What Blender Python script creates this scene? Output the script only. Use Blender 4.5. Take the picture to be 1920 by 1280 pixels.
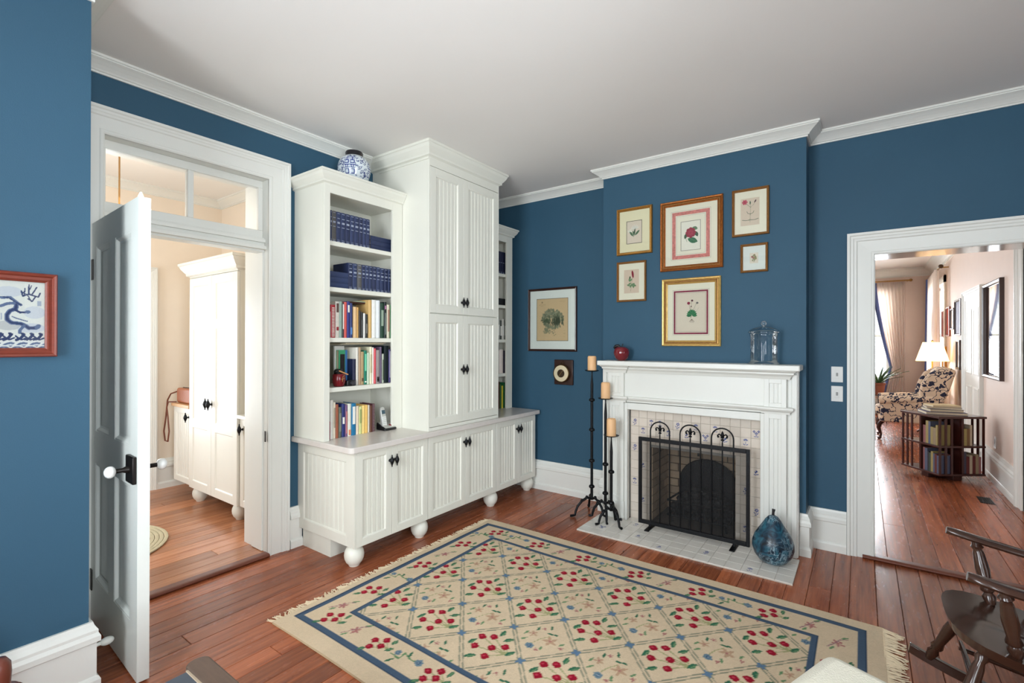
import bpy, bmesh, math, random
import numpy as np
from mathutils import Vector, Matrix
random.seed(7)
for o in list(bpy.data.objects): bpy.data.objects.remove(o, do_unlink=True)
SC = bpy.context.scene
COL = SC.collection
R = math.radians

# ---------------------------------------------------------------- camera
CAM_H = 1.5
FPX, YAW, PITCH, ROLL = 906.5, R(35.9), R(.12), R(.14)
_fw = np.array([-math.sin(YAW)*math.cos(PITCH), math.cos(YAW)*math.cos(PITCH), math.sin(PITCH)])
_rt = np.array([math.cos(YAW), math.sin(YAW), 0.0])
_up = np.cross(_rt, _fw)
_rt, _up = _rt*math.cos(ROLL)+_up*math.sin(ROLL), _up*math.cos(ROLL)-_rt*math.sin(ROLL)
cam = bpy.data.cameras.new('camera')
cam.sensor_width = 36; cam.lens = FPX*36/1920; cam.clip_start = .05; cam.clip_end = 200
camo = bpy.data.objects.new('camera', cam); COL.objects.link(camo)
camo.matrix_world = Matrix((( _rt[0], _up[0], -_fw[0], 0), (_rt[1], _up[1], -_fw[1], 0), (_rt[2], _up[2], -_fw[2], CAM_H), (0, 0, 0, 1)))
SC.camera = camo
def _on(ax, val, u, v):
    d = _fw*FPX+_rt*(u-960)+_up*(640-v); c = np.array([0, 0, CAM_H])
    return c+d*(val-c[ax])/d[ax]
def onX(x, u, v): return _on(0, x, u, v)
def onY(y, u, v): return _on(1, y, u, v)
def onZ(z, u, v): return _on(2, z, u, v)

# ---------------------------------------------------------------- exposure, world, daylight
SC.view_settings.view_transform = 'Standard'; SC.view_settings.look = 'None'
SC.view_settings.exposure = -.06; SC.view_settings.gamma = 1.0; SC.view_settings.use_curve_mapping = False
W = bpy.data.worlds.new('sky'); SC.world = W; W.use_nodes = True
W.node_tree.nodes['Background'].inputs[0].default_value = (.86, .93, 1, 1)
W.node_tree.nodes['Background'].inputs[1].default_value = 1.6

def area(name, loc, direction, sx, sy, power, color=(1, 1, 1), spread=180):
    l = bpy.data.lights.new(name, 'AREA'); l.shape = 'RECTANGLE'; l.size = sx; l.size_y = sy; l.energy = power; l.color = color
    l.spread = R(spread)
    o = bpy.data.objects.new(name, l); COL.objects.link(o); o.location = loc
    o.rotation_euler = Vector(direction).to_track_quat('-Z', 'Y').to_euler()
    return o
def bulb(name, loc, power, color, r=.04):
    l = bpy.data.lights.new(name, 'POINT'); l.energy = power; l.color = color; l.shadow_soft_size = r
    o = bpy.data.objects.new(name, l); COL.objects.link(o); o.location = loc
    return o
DAY = (.87, .94, 1.0)
# daylight entering by the windows behind and beside the camera
BACKWIN = [(-2.05, -.85), (.0, 1.2)]          # x ranges on the back wall
RIGHTWIN = [(-.75, .35), (1.3, 2.1)]         # y ranges on the right wall
XR, YN = 2.2, -1.0                              # right wall, back wall
WZ0, WZ1 = .6, 2.75
for (a, b), pw in zip(BACKWIN, (150, 68)): area('window_daylight', ((a+b)/2, YN-.1, (WZ0+WZ1)/2), (0, 1, 0), b-a, WZ1-WZ0, pw, DAY)
for (a, b), pw in zip(RIGHTWIN, (185, 12)): area('window_daylight', (XR+.1, (a+b)/2, (WZ0+WZ1)/2), (-1, 0, 0), b-a, WZ1-WZ0, pw, DAY)
# daylight through the parlour windows and the hall's glazed door
area('window_daylight', (-.1, 12.98, 1.6), (0, -1, 0), 1.1, 1.9, 220, DAY)
area('window_daylight', (-2.5, 9.0, 1.6), (1, 0, 0), 1.1, 1.8, 80, DAY)
area('window_daylight', (-2.5, 6.4, 1.6), (1, 0, 0), 1.1, 1.8, 55, DAY)
area('window_daylight', (1.3, 11.65, 1.65), (-1, 0, 0), 1.1, 1.8, 90, DAY)
area('window_daylight', (-5.9, 1.2, 1.25), (1, 0, 0), .6, 1.7, 40, DAY)
area('window_daylight', (-4.6, -.75, 1.6), (0, 1, 0), 1.0, 1.6, 42, DAY)

# ---------------------------------------------------------------- helpers
ORG = {}                                          # world origin of each thing, by object name
def lin(c):
    if isinstance(c, str): c = tuple(int(c[i:i+2], 16) for i in (0, 2, 4))
    if max(c) > 1.001: c = tuple(x/255 for x in c)
    return tuple((x/12.92 if x <= .04045 else ((x+.055)/1.055)**2.4) for x in c)

class MB:
    """collects geometry for one mesh"""
    def __init__(s): s.v = []; s.f = []
    def add(s, vs, fs, M=None):
        n = len(s.v)
        if M is not None: vs = [tuple(M @ Vector(v)) for v in vs]
        s.v += [tuple(v) for v in vs]; s.f += [tuple(i+n for i in f) for f in fs]
        return s
    def box(s, x0, y0, z0, x1, y1, z1, M=None):
        x0, x1 = sorted((x0, x1)); y0, y1 = sorted((y0, y1)); z0, z1 = sorted((z0, z1))
        return s.add([(x0,y0,z0),(x1,y0,z0),(x1,y1,z0),(x0,y1,z0),(x0,y0,z1),(x1,y0,z1),(x1,y1,z1),(x0,y1,z1)],
                     [(0,3,2,1),(4,5,6,7),(0,1,5,4),(1,2,6,5),(2,3,7,6),(3,0,4,7)], M)
    def lathe(s, prof, c=(0,0,0), n=24, M=None, caps=True):
        vs = []; fs = []
        for r, z in prof:
            for i in range(n):
                a = 2*math.pi*i/n; vs.append((c[0]+r*math.cos(a), c[1]+r*math.sin(a), c[2]+z))
        for k in range(len(prof)-1):
            for i in range(n):
                j = (i+1) % n; fs.append((k*n+i, k*n+j, (k+1)*n+j, (k+1)*n+i))
        if caps:
            if prof[0][0] > 1e-5: fs.append(tuple(range(n))[::-1])
            if prof[-1][0] > 1e-5: fs.append(tuple((len(prof)-1)*n+i for i in range(n)))
        return s.add(vs, fs, M)
    def ball(s, c, r, n=16, m=10, sc=(1,1,1), M=None):
        prof = [(max(r*math.sin(math.pi*k/m), 1e-6), -r*math.cos(math.pi*k/m)) for k in range(m+1)]
        vs = []; fs = []
        for rr, z in prof:
            for i in range(n):
                a = 2*math.pi*i/n; vs.append((c[0]+sc[0]*rr*math.cos(a), c[1]+sc[1]*rr*math.sin(a), c[2]+sc[2]*z))
        for k in range(m):
            for i in range(n):
                j = (i+1) % n; fs.append((k*n+i, k*n+j, (k+1)*n+j, (k+1)*n+i))
        return s.add(vs, fs, M)
    def tube(s, pts, r, n=8, M=None, closed=False):
        pts = [Vector(p) for p in pts]; N = len(pts)
        rs = r if isinstance(r, (list, tuple)) else [r]*N
        vs = []; fs = []; prev = None
        for i, p in enumerate(pts):
            if closed: t = (pts[(i+1) % N]-pts[i-1])
            else: t = pts[min(i+1, N-1)]-pts[max(i-1, 0)]
            t.normalize()
            if prev is None:
                a = Vector((0,0,1)) if abs(t.z) < .9 else Vector((1,0,0)); u = t.cross(a).normalized()
            else:
                u = (prev-t*prev.dot(t)); u = u.normalized() if u.length > 1e-6 else t.orthogonal().normalized()
            prev = u; w = t.cross(u)
            for k in range(n):
                a = 2*math.pi*k/n; vs.append(tuple(p+(u*math.cos(a)+w*math.sin(a))*rs[i]))
        for i in range(N if closed else N-1):
            b = (i+1) % N
            for k in range(n):
                j = (k+1) % n; fs.append((i*n+k, i*n+j, b*n+j, b*n+k))
        if not closed: fs.append(tuple(range(n))[::-1]); fs.append(tuple((N-1)*n+k for k in range(n)))
        return s.add(vs, fs, M)
    def prism(s, poly, d0, d1, axis='z', M=None):
        """poly (a,b) extruded along axis; axis x: (y,z); y: (x,z); z: (x,y)"""
        def P(a, b, d): return (d,a,b) if axis == 'x' else ((a,d,b) if axis == 'y' else (a,b,d))
        n = len(poly)
        vs = [P(a,b,d0) for a,b in poly]+[P(a,b,d1) for a,b in poly]
        fs = [tuple(range(n))[::-1], tuple(range(n,2*n))]+[(i,(i+1)%n,n+(i+1)%n,n+i) for i in range(n)]
        return s.add(vs, fs, M)
    def sweep(s, path, prof, closed=False, left=True):
        """moulding: profile of (offset to the left of travel, z) along a plan path, mitred"""
        N = len(path); sg = 1 if left else -1; offs = []
        def nrm(a, b):
            d = Vector((b[0]-a[0], b[1]-a[1])); d.normalize(); return Vector((-d.y, d.x))*sg
        for i in range(N):
            n1 = nrm(path[i-1], path[i]) if (i > 0 or closed) else None
            n2 = nrm(path[i], path[(i+1) % N]) if (i < N-1 or closed) else None
            n1 = n1 or n2; n2 = n2 or n1
            offs.append((n1+n2)/(1+n1.dot(n2)))
        P = len(prof); vs = []; fs = []
        for i in range(N):
            for d, z in prof: vs.append((path[i][0]+offs[i].x*d, path[i][1]+offs[i].y*d, z))
        for i in range(N if closed else N-1):
            j = (i+1) % N
            for k in range(P):
                l = (k+1) % P; fs.append((i*P+k, j*P+k, j*P+l, i*P+l))
        if not closed: fs.append(tuple(range(P))); fs.append(tuple((N-1)*P+k for k in range(P))[::-1])
        return s.add(vs, fs)

def finish(name, vs, fs, mat, smooth=0, bevel=0, seg=2, sub=0, fixn=True):
    me = bpy.data.meshes.new(name); me.from_pydata([tuple(v) for v in vs], [], fs)
    if fixn:
        bm = bmesh.new(); bm.from_mesh(me); bmesh.ops.recalc_face_normals(bm, faces=bm.faces); bm.to_mesh(me); bm.free()
    o = bpy.data.objects.new(name, me); COL.objects.link(o)
    if mat: me.materials.append(mat)
    if smooth:
        me.shade_smooth()
        if smooth < 180: me.set_sharp_from_angle(angle=R(smooth))
    if bevel:
        b = o.modifiers.new('bevel', 'BEVEL'); b.width = bevel; b.segments = seg; b.limit_method = 'ANGLE'; b.angle_limit = R(40)
        me.shade_smooth(); me.set_sharp_from_angle(angle=R(50)) if not smooth else None
    if sub:
        m = o.modifiers.new('subd', 'SUBSURF'); m.levels = sub; m.render_levels = sub
    return o
def org(o):
    return ORG.get(o.name, (0, 0, 0))
def part(name, mb, mat, parent, smooth=0, bevel=0, seg=2, sub=0, label=None, local=False, kind=None):
    """mesh child; world coordinates unless local"""
    c = (0, 0, 0) if local else org(parent)
    vs = [(v[0]-c[0], v[1]-c[1], v[2]-c[2]) for v in mb.v] if c != (0, 0, 0) else mb.v
    o = finish(name, vs, mb.f, mat, smooth, bevel, seg, sub)
    o.parent = parent; ORG[o.name] = org(parent)
    if label: o['label'] = label
    if kind: o['kind'] = kind
    return o
def thing(name, label, cat, loc=(0,0,0), group=None, rz=0):
    o = bpy.data.objects.new(name, None); COL.objects.link(o); o.location = loc; o.rotation_euler = (0, 0, rz)
    o.empty_display_size = .1
    o['label'] = label; o['category'] = cat
    if group: o['group'] = group
    ORG[o.name] = tuple(loc)
    return o
def solo(name, mb, mat, label, cat, group=None, **k):
    o = finish(name, mb.v, mb.f, mat, **k); o['label'] = label; o['category'] = cat
    if group: o['group'] = group
    return o
def struct(name, mb, mat, label=None, **k):
    o = finish(name, mb.v, mb.f, mat, **k); o['kind'] = 'structure'
    if label: o['label'] = label
    return o
def copy_tree(o, parent=None):
    c = o.copy(); COL.objects.link(c); c.parent = parent
    for ch in o.children: copy_tree(ch, c)
    return c

# ---------------------------------------------------------------- materials
MATS = {}
def mat(name, col, rough=.5, metal=0, noise=0, nscale=8, bump=0, bscale=60, stretch=(1,1,1), spec=.5, coat=0, emit=0, rnd=0, sheen=0, rvar=0):
    """principled material; colour varied by a noise texture and optionally by object"""
    if name in MATS: return MATS[name]
    m = bpy.data.materials.new(name); m.use_nodes = True; nt = m.node_tree; N = nt.nodes; L = nt.links
    b = N['Principled BSDF']; c = (*lin(col), 1)
    b.inputs['Base Color'].default_value = c; b.inputs['Roughness'].default_value = rough; b.inputs['Metallic'].default_value = metal
    b.inputs['Specular IOR Level'].default_value = spec; b.inputs['Coat Weight'].default_value = coat; b.inputs['Coat Roughness'].default_value = .1
    if sheen: b.inputs['Sheen Weight'].default_value = sheen
    if emit: b.inputs['Emission Color'].default_value = c; b.inputs['Emission Strength'].default_value = emit
    tc = N.new('ShaderNodeTexCoord'); mp = N.new('ShaderNodeMapping'); mp.inputs['Scale'].default_value = stretch
    L.new(tc.outputs['Object'], mp.inputs[0])
    src = None
    nz = N.new('ShaderNodeTexNoise'); nz.inputs['Scale'].default_value = nscale; nz.inputs['Detail'].default_value = 5
    L.new(mp.outputs[0], nz.inputs['Vector'])
    mx = N.new('ShaderNodeMix'); mx.data_type = 'RGBA'
    k = noise if noise else .03
    mx.inputs[6].default_value = tuple(min(1, x*(1-k)) for x in c[:3])+(1,); mx.inputs[7].default_value = tuple(min(1, x*(1+k)) for x in c[:3])+(1,)
    L.new(nz.outputs['Fac'], mx.inputs[0]); src = mx.outputs[2]
    if rnd:
        oi = N.new('ShaderNodeObjectInfo'); hs = N.new('ShaderNodeHueSaturation')
        mr = N.new('ShaderNodeMapRange'); mr.inputs['To Min'].default_value = 1-rnd; mr.inputs['To Max'].default_value = 1+rnd
        L.new(oi.outputs['Random'], mr.inputs['Value']); L.new(mr.outputs[0], hs.inputs['Value']); L.new(src, hs.inputs['Color']); src = hs.outputs[0]
    L.new(src, b.inputs['Base Color'])
    if rvar:
        mr = N.new('ShaderNodeMapRange'); mr.inputs['To Min'].default_value = max(0, rough-rvar); mr.inputs['To Max'].default_value = rough+rvar
        L.new(nz.outputs['Fac'], mr.inputs['Value']); L.new(mr.outputs[0], b.inputs['Roughness'])
    if bump:
        n2 = N.new('ShaderNodeTexNoise'); n2.inputs['Scale'].default_value = bscale; n2.inputs['Detail'].default_value = 3
        L.new(mp.outputs[0], n2.inputs['Vector'])
        bp = N.new('ShaderNodeBump'); bp.inputs['Strength'].default_value = bump; bp.inputs['Distance'].default_value = .01
        L.new(n2.outputs['Fac'], bp.inputs['Height']); L.new(bp.outputs[0], b.inputs['Normal'])
    MATS[name] = m; return m
def attr_mat(name, rough=.7, bump=0, bscale=300, spec=.4, coat=0):
    """material whose colour is the mesh's own 'Col' attribute (flat print, weave)"""
    if name in MATS: return MATS[name]
    m = bpy.data.materials.new(name); m.use_nodes = True; N = m.node_tree.nodes; L = m.node_tree.links
    b = N['Principled BSDF']; a = N.new('ShaderNodeAttribute'); a.attribute_name = 'Col'
    L.new(a.outputs['Color'], b.inputs['Base Color']); b.inputs['Roughness'].default_value = rough; b.inputs['Specular IOR Level'].default_value = spec
    b.inputs['Coat Weight'].default_value = coat
    if bump:
        tc = N.new('ShaderNodeTexCoord'); n2 = N.new('ShaderNodeTexNoise'); n2.inputs['Scale'].default_value = bscale
        L.new(tc.outputs['Object'], n2.inputs['Vector'])
        bp = N.new('ShaderNodeBump'); bp.inputs['Strength'].default_value = bump; bp.inputs['Distance'].default_value = .005
        L.new(n2.outputs['Fac'], bp.inputs['Height']); L.new(bp.outputs[0], b.inputs['Normal'])
    MATS[name] = m; return m
def glass_mat(name, tint=(1,1,1), gloss=1.0, ior=1.45, base=0.0):
    """thin clear glass: see-through with a fresnel reflection"""
    if name in MATS: return MATS[name]
    m = bpy.data.materials.new(name); m.use_nodes = True; N = m.node_tree.nodes; L = m.node_tree.links
    N.remove(N['Principled BSDF']); out = N['Material Output']
    t = N.new('ShaderNodeBsdfTransparent'); t.inputs[0].default_value = (*tint, 1)
    g = N.new('ShaderNodeBsdfGlossy'); g.inputs['Roughness'].default_value = .01
    f = N.new('ShaderNodeFresnel'); f.inputs[0].default_value = ior
    mu = N.new('ShaderNodeMath'); mu.operation = 'MULTIPLY_ADD'; mu.inputs[1].default_value = gloss; mu.inputs[2].default_value = base
    mx = N.new('ShaderNodeMixShader'); L.new(f.outputs[0], mu.inputs[0]); L.new(mu.outputs[0], mx.inputs[0])
    L.new(t.outputs[0], mx.inputs[1]); L.new(g.outputs[0], mx.inputs[2]); L.new(mx.outputs[0], out.inputs[0])
    MATS[name] = m; return m

BLUE = mat('blue_wall_paint', (50,86,108), .6, spec=.3, noise=.06, nscale=2, bump=.08, bscale=220)
WHITE = mat('white_trim_paint', (229,229,222), .35, noise=.02, bump=.03, bscale=90)
CABW = mat('white_cabinet_paint', (227,226,214), .38, noise=.02, bump=.03, bscale=90)
CEIL = mat('ceiling_paint', (240,237,232), .8, noise=.03, nscale=1.5, bump=.04, bscale=150)
CREAM = mat('cream_wall_paint', (238,224,206), .6, noise=.03)
PINK = mat('pale_pink_wall_paint', (226,206,192), .6, noise=.03)
BLACK = mat('black_iron', (22,23,26), .42, .6, noise=.2, nscale=60, bump=.25, bscale=120)
DARKM = mat('dark_bronze', (38,34,32), .4, .7, noise=.2, nscale=40)
GLASS = glass_mat('window_glass')
PICGLASS = glass_mat('picture_glass', (.98,.99,.98), .8)
JARGLASS = glass_mat('jar_glass', (.985,.995,.995), .8, 1.5, .0)
GOLD = mat('gilt_frame', (176,128,62), .35, .75, noise=.35, nscale=70, bump=.5, bscale=130)
GOLDB = mat('bright_gilt', (214,176,104), .3, .75, noise=.2, nscale=50, bump=.2, bscale=90)
GOLDD = mat('dark_gilt', (158,112,62), .45, .6, noise=.5, nscale=160, bump=.8, bscale=160)
MATBOARD = mat('mat_board', (234,226,206), .85, noise=.02)
MATWHITE = mat('white_mat_board', (224,226,220), .85, noise=.02)
WOODF = mat('red_wood_frame', (118,52,38), .35, noise=.3, nscale=30, stretch=(1,1,6), coat=.2)
DWOODF = mat('dark_wood_frame', (52,28,20), .35, noise=.3, nscale=40, coat=.2)
PRINT = attr_mat('printed_paper', .8)
PAGES = mat('book_pages', (222,208,180), .9, noise=.08, nscale=90, stretch=(1,1,.05))
WAX = mat('candle_wax', (232,184,134), .5, noise=.06, nscale=14)
PORC = mat('white_porcelain', (236,236,232), .12, spec=.6)

# ================================================================ ROOM SHELL
XA, XC, YC0 = -3.38, -2.69, .62        # cabinet wall, near left wall, its end
YB, YCH = 4.207, 3.992                 # fireplace wall, chimney breast face
CX0, CX1 = -1.881, -.32                # chimney breast
ZC = 3.04
DA0, DA1, DAZ = .835, 1.745, 2.64      # hall doorway (y range, head)
DB0, DB1, DBZ = .074, .95, 2.115       # parlour doorway (x range, head)
FZ = .02                               # floor level of hall and parlour
FB0, FB1, FBZ = -1.43, -.775, .65      # firebox opening
def split(a0, a1, b0, b1, ops):
    """rectangles left of [a0,a1]x[b0,b1] when openings are cut out"""
    ed = sorted({a0, a1, *[o[0] for o in ops], *[o[1] for o in ops]}); out = []
    for p, q in zip(ed, ed[1:]):
        m = (p+q)/2; zs = [(b0, b1)]
        for o in ops:
            if o[0] < m < o[1]:
                zs = [w for z in zs for w in ((z[0], min(z[1], o[2])), (max(z[0], o[3]), z[1])) if w[1] > w[0]+1e-6]
        out += [(p, q, *z) for z in zs]
    return out
def wallx(x0, x1, y0, y1, z0, z1, ops=()):
    mb = MB()
    for p, q, b, t in split(y0, y1, z0, z1, ops): mb.box(x0, p, b, x1, q, t)
    return mb
def wally(y0, y1, x0, x1, z0, z1, ops=()):
    mb = MB()
    for p, q, b, t in split(x0, x1, z0, z1, ops): mb.box(p, y0, b, q, y1, t)
    return mb
struct('wall_left', wallx(XA-.31, XA, YC0-.2, 4.457, -.05, ZC, [(DA0-.021, DA1+.021, -.05, DAZ+.021)]), BLUE)
mb = MB(); mb.box(XA-.31, YN-.2, -.05, XC, YC0, ZC); struct('wall_corner', mb, BLUE)
WB = wally(YB, YB+.25, XA, XR+.2, -.05, ZC, [(DB0-.021, DB1+.021, -.05, DBZ+.021), (FB0-.025, FB1+.025, -.05, FBZ+.055)])
for p, q, b, t in split(CX0, CX1, -.05, ZC, [(FB0-.025, FB1+.025, -.05, FBZ+.055)]): WB.box(p, YCH, b, q, YB, t)
struct('wall_far', WB, BLUE)
struct('wall_right', wallx(XR, XR+.2, YN-.2, YB, -.05, ZC, [(a, b, WZ0, WZ1) for a, b in RIGHTWIN]), BLUE)
struct('wall_back', wally(YN-.2, YN, XC, XR, -.05, ZC, [(a, b, WZ0, WZ1) for a, b in BACKWIN]), BLUE)
mb = MB(); mb.box(XA-.31, YN-.2, ZC, XR+.2, YB+.25, ZC+.1); struct('ceiling', mb, CEIL)

# windows behind the camera: frame, sash bars, glass
def room_window(name, horiz, c0, c1, z0, z1, pos, inward, mtl=WHITE):
    """horiz True: window in a wall of constant y"""
    fr = MB()
    def bx(m, a, b, c, d, e0, e1):
        m.box(a, e0, c, b, e1, d) if horiz else m.box(e0, a, c, e1, b, d)
    dd = lambda k: pos-inward*k
    for a, b, c, d in ((c0, c1, z0, z0+.05), (c0, c1, z1-.05, z1), (c0, c0+.05, z0, z1), (c1-.05, c1, z0, z1), (c0, c1, (z0+z1)/2-.025, (z0+z1)/2+.025), ((c0+c1)/2-.012, (c0+c1)/2+.012, z0, z1)):
        bx(fr, a, b, c, d, dd(.04), dd(.09))
    o = struct(name, fr, mtl)
    p = MB(); bx(p, c0+.01, c1-.01, z0+.01, z1-.01, dd(.06), dd(.066)); part('pane', p, GLASS, o)
    cs = MB()
    for a, b, c, d in ((c0-.12, c0, z0-.05, z1+.12), (c1, c1+.12, z0-.05, z1+.12), (c0-.12, c1+.12, z1, z1+.12), (c0-.15, c1+.15, z0-.06, z0)):
        bx(cs, a, b, c, d, dd(0), dd(-.025))
    part('casing', cs, mtl, o)
    return o
n = 2
for a, b in BACKWIN: room_window('window_%d' % (n if n < 6 else n+10), True, a, b, WZ0, WZ1, YN, 1); n += 1
for a, b in RIGHTWIN: room_window('window_%d' % (n if n < 6 else n+10), False, a, b, WZ0, WZ1, XR, -1); n += 1

# ---- plank floors
def wood_floor_mat(name, c1, c2, rough):
    m = bpy.data.materials.new(name); m.use_nodes = True; N = m.node_tree.nodes; L = m.node_tree.links; b = N['Principled BSDF']; b.inputs['Specular IOR Level'].default_value = .4
    tc = N.new('ShaderNodeTexCoord'); oi = N.new('ShaderNodeObjectInfo')
    ad = N.new('ShaderNodeVectorMath'); ad.operation = 'MULTIPLY_ADD'; ad.inputs[1].default_value = (1, 1, 1)
    sc = N.new('ShaderNodeVectorMath'); sc.operation = 'SCALE'; sc.inputs[0].default_value = (7, 31, 3); L.new(oi.outputs['Random'], sc.inputs['Scale'])
    L.new(tc.outputs['Object'], ad.inputs[0]); L.new(sc.outputs[0], ad.inputs[2])
    mp = N.new('ShaderNodeMapping'); mp.inputs['Scale'].default_value = (30, 1.3, 30); L.new(ad.outputs[0], mp.inputs[0])
    n1 = N.new('ShaderNodeTexNoise'); n1.inputs['Scale'].default_value = 1.5; n1.inputs['Detail'].default_value = 8; n1.inputs['Roughness'].default_value = .65; L.new(mp.outputs[0], n1.inputs['Vector'])
    mp2 = N.new('ShaderNodeMapping'); mp2.inputs['Scale'].default_value = (14, 3.2, 5); L.new(ad.outputs[0], mp2.inputs[0])
    n2 = N.new('ShaderNodeTexNoise'); n2.inputs['Scale'].default_value = 2.2; n2.inputs['Detail'].default_value = 3; L.new(mp2.outputs[0], n2.inputs['Vector'])
    cr = N.new('ShaderNodeValToRGB'); e = cr.color_ramp.elements; e[0].position = .28; e[0].color = (*lin(c1), 1); e[1].position = .72; e[1].color = (*lin(c2), 1)
    L.new(n1.outputs['Fac'], cr.inputs[0])
    hs = N.new('ShaderNodeHueSaturation'); mr = N.new('ShaderNodeMapRange'); mr.inputs['To Min'].default_value = .72; mr.inputs['To Max'].default_value = 1.28
    L.new(oi.outputs['Random'], mr.inputs['Value']); L.new(mr.outputs[0], hs.inputs['Value']); L.new(cr.outputs[0], hs.inputs['Color'])
    # small dark worn flecks
    fl = N.new('ShaderNodeValToRGB'); fl.color_ramp.elements[0].position = .2; fl.color_ramp.elements[0].color = (.25, .2, .18, 1); fl.color_ramp.elements[1].position = .26; fl.color_ramp.elements[1].color = (1, 1, 1, 1)
    L.new(n2.outputs['Fac'], fl.inputs[0])
    mu = N.new('ShaderNodeMix'); mu.data_type = 'RGBA'; mu.blend_type = 'MULTIPLY'; mu.inputs[0].default_value = 1
    L.new(hs.outputs[0], mu.inputs[6]); L.new(fl.outputs[0], mu.inputs[7]); L.new(mu.outputs[2], b.inputs['Base Color'])
    rr = N.new('ShaderNodeMapRange'); rr.inputs['To Min'].default_value = rough-.04; rr.inputs['To Max'].default_value = rough+.08
    L.new(n2.outputs['Fac'], rr.inputs['Value']); L.new(rr.outputs[0], b.inputs['Roughness'])
    bp = N.new('ShaderNodeBump'); bp.inputs['Strength'].default_value = .02; bp.inputs['Distance'].default_value = .003
    L.new(n1.outputs['Fac'], bp.inputs['Height']); L.new(bp.outputs[0], b.inputs['Normal'])
    return m
PINE = wood_floor_mat('heart_pine_boards', (110,52,32), (186,108,70), .24)
PINEH = wood_floor_mat('hall_pine_boards', (150,92,60), (196,136,98), .22)
SUB = mat('dark_board_gaps', (26,14,10), .8)
def plank_floor(name, x0, x1, y0, y1, z, m, avgw=.108, minlen=1.6, maxlen=3.6, clip=None):
    mb = MB(); mb.box(x0, y0, z-.05, x1, y1, z-.006); fl = struct(name, mb, SUB)
    rnd = random.Random(name); x = x0
    while x < x1-.001:
        w = min(avgw*rnd.uniform(.82, 1.2), x1-x)
        if x1-x-w < .04: w = x1-x
        y = y0-rnd.uniform(0, maxlen*.8)
        while y < y1:
            L_ = rnd.uniform(minlen, maxlen); a, b = max(y, y0), min(y+L_, y1); y += L_
            if b-a < .05: continue
            g, c = .0009, .0022; X0, X1, Y0, Y1 = x+g, x+w-g, a+g, b-g
            vs = [(X0,Y0,z-.012),(X1,Y0,z-.012),(X1,Y1,z-.012),(X0,Y1,z-.012),(X0,Y0,z-c),(X1,Y0,z-c),(X1,Y1,z-c),(X0,Y1,z-c),(X0+c,Y0+c,z),(X1-c,Y0+c,z),(X1-c,Y1-c,z),(X0+c,Y1-c,z)]
            fs = [(0,3,2,1)]+[(i,(i+1)%4,4+(i+1)%4,4+i) for i in range(4)]+[(4+i,4+(i+1)%4,8+(i+1)%4,8+i) for i in range(4)]+[(8,9,10,11)]
            o = finish('plank', vs, fs, m, fixn=False); o.parent = fl
        x += w
    return fl
plank_floor('floor', XA+.001, XR, YN, YB, 0, PINE, minlen=2.6, maxlen=5.2)

# ---- crown and baseboards
def CROWN(z=ZC): return [(0, z), (.085, z), (.085, z-.012), (.078, z-.014), (.078, z-.02), (.06, z-.03), (.04, z-.044), (.024, z-.058), (.018, z-.066), (.01, z-.068), (.01, z-.078), (0, z-.078)]
roomp = [(XR, YN), (XR, YB), (CX1, YB), (CX1, YCH), (CX0, YCH), (CX0, YB), (XA, YB), (XA, YC0), (XC, YC0), (XC, YN)]
struct('trim_1', MB().sweep(roomp, CROWN(), closed=True), WHITE, 'white crown moulding round the blue room')
def BASE(z=0, h=.295): return [(0, z), (.034, z), (.034, z+.05), (.028, z+.062), (.022, z+.066), (.022, z+.205), (.025, z+.209), (.034, z+.213), (.034, z+.235), (.027, z+.25), (.027, z+.262), (.016, z+.28), (.012, z+h), (0, z+h)]
struct('baseboard_corner', MB().sweep([(XA+.12, YC0), (XC, YC0), (XC, YN)], BASE()), WHITE)
struct('baseboard_left', MB().sweep([(XA, 1.993), (XA, 1.9)], BASE()), WHITE)
struct('baseboard_far', MB().sweep([(-1.832, YCH), (CX0, YCH), (CX0, YB), (-3.38, YB)], BASE()), WHITE)
struct('baseboard_chimney', MB().sweep([(-.088, YB), (CX1, YB), (CX1, YCH), (-.356, YCH)], BASE()), WHITE)
struct('baseboard_right', MB().sweep([(XR, YN), (XR, YB), (1.12, YB)], BASE()), WHITE)
struct('baseboard_back', MB().sweep([(XC, YN), (XR, YN)], BASE()), WHITE)

# ---- casings in a wall plane
def vframe(mb, path, prof, mapf, closed=False, left=True):
    t = MB().sweep(path, prof, closed, left); return mb.add([mapf(v) for v in t.v], t.f)
def CAS(w): return [(0, 0), (0, .014), (.008, .02), (.018, .02), (.024, .016), (w*.35, .017), (w*.62, .019), (w*.66, .026), (w*.74, .026), (w*.78, .03), (w*.86, .03), (w*.9, .038), (w, .038), (w, 0)]
mb = MB(); vframe(mb, [(DA0, 0), (DA0, DAZ), (DA1, DAZ), (DA1, 0)], CAS(.145), lambda v: (XA+v[2], v[0], v[1])); struct('trim_2', mb, WHITE, 'white moulded casing round the hall doorway')
mb = MB(); vframe(mb, [(DB0, 0), (DB0, DBZ), (DB1, DBZ), (DB1, 0)], CAS(.16), lambda v: (v[0], YB-v[2], v[1])); struct('trim_3', mb, WHITE, 'white moulded casing round the parlour doorway')
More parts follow.
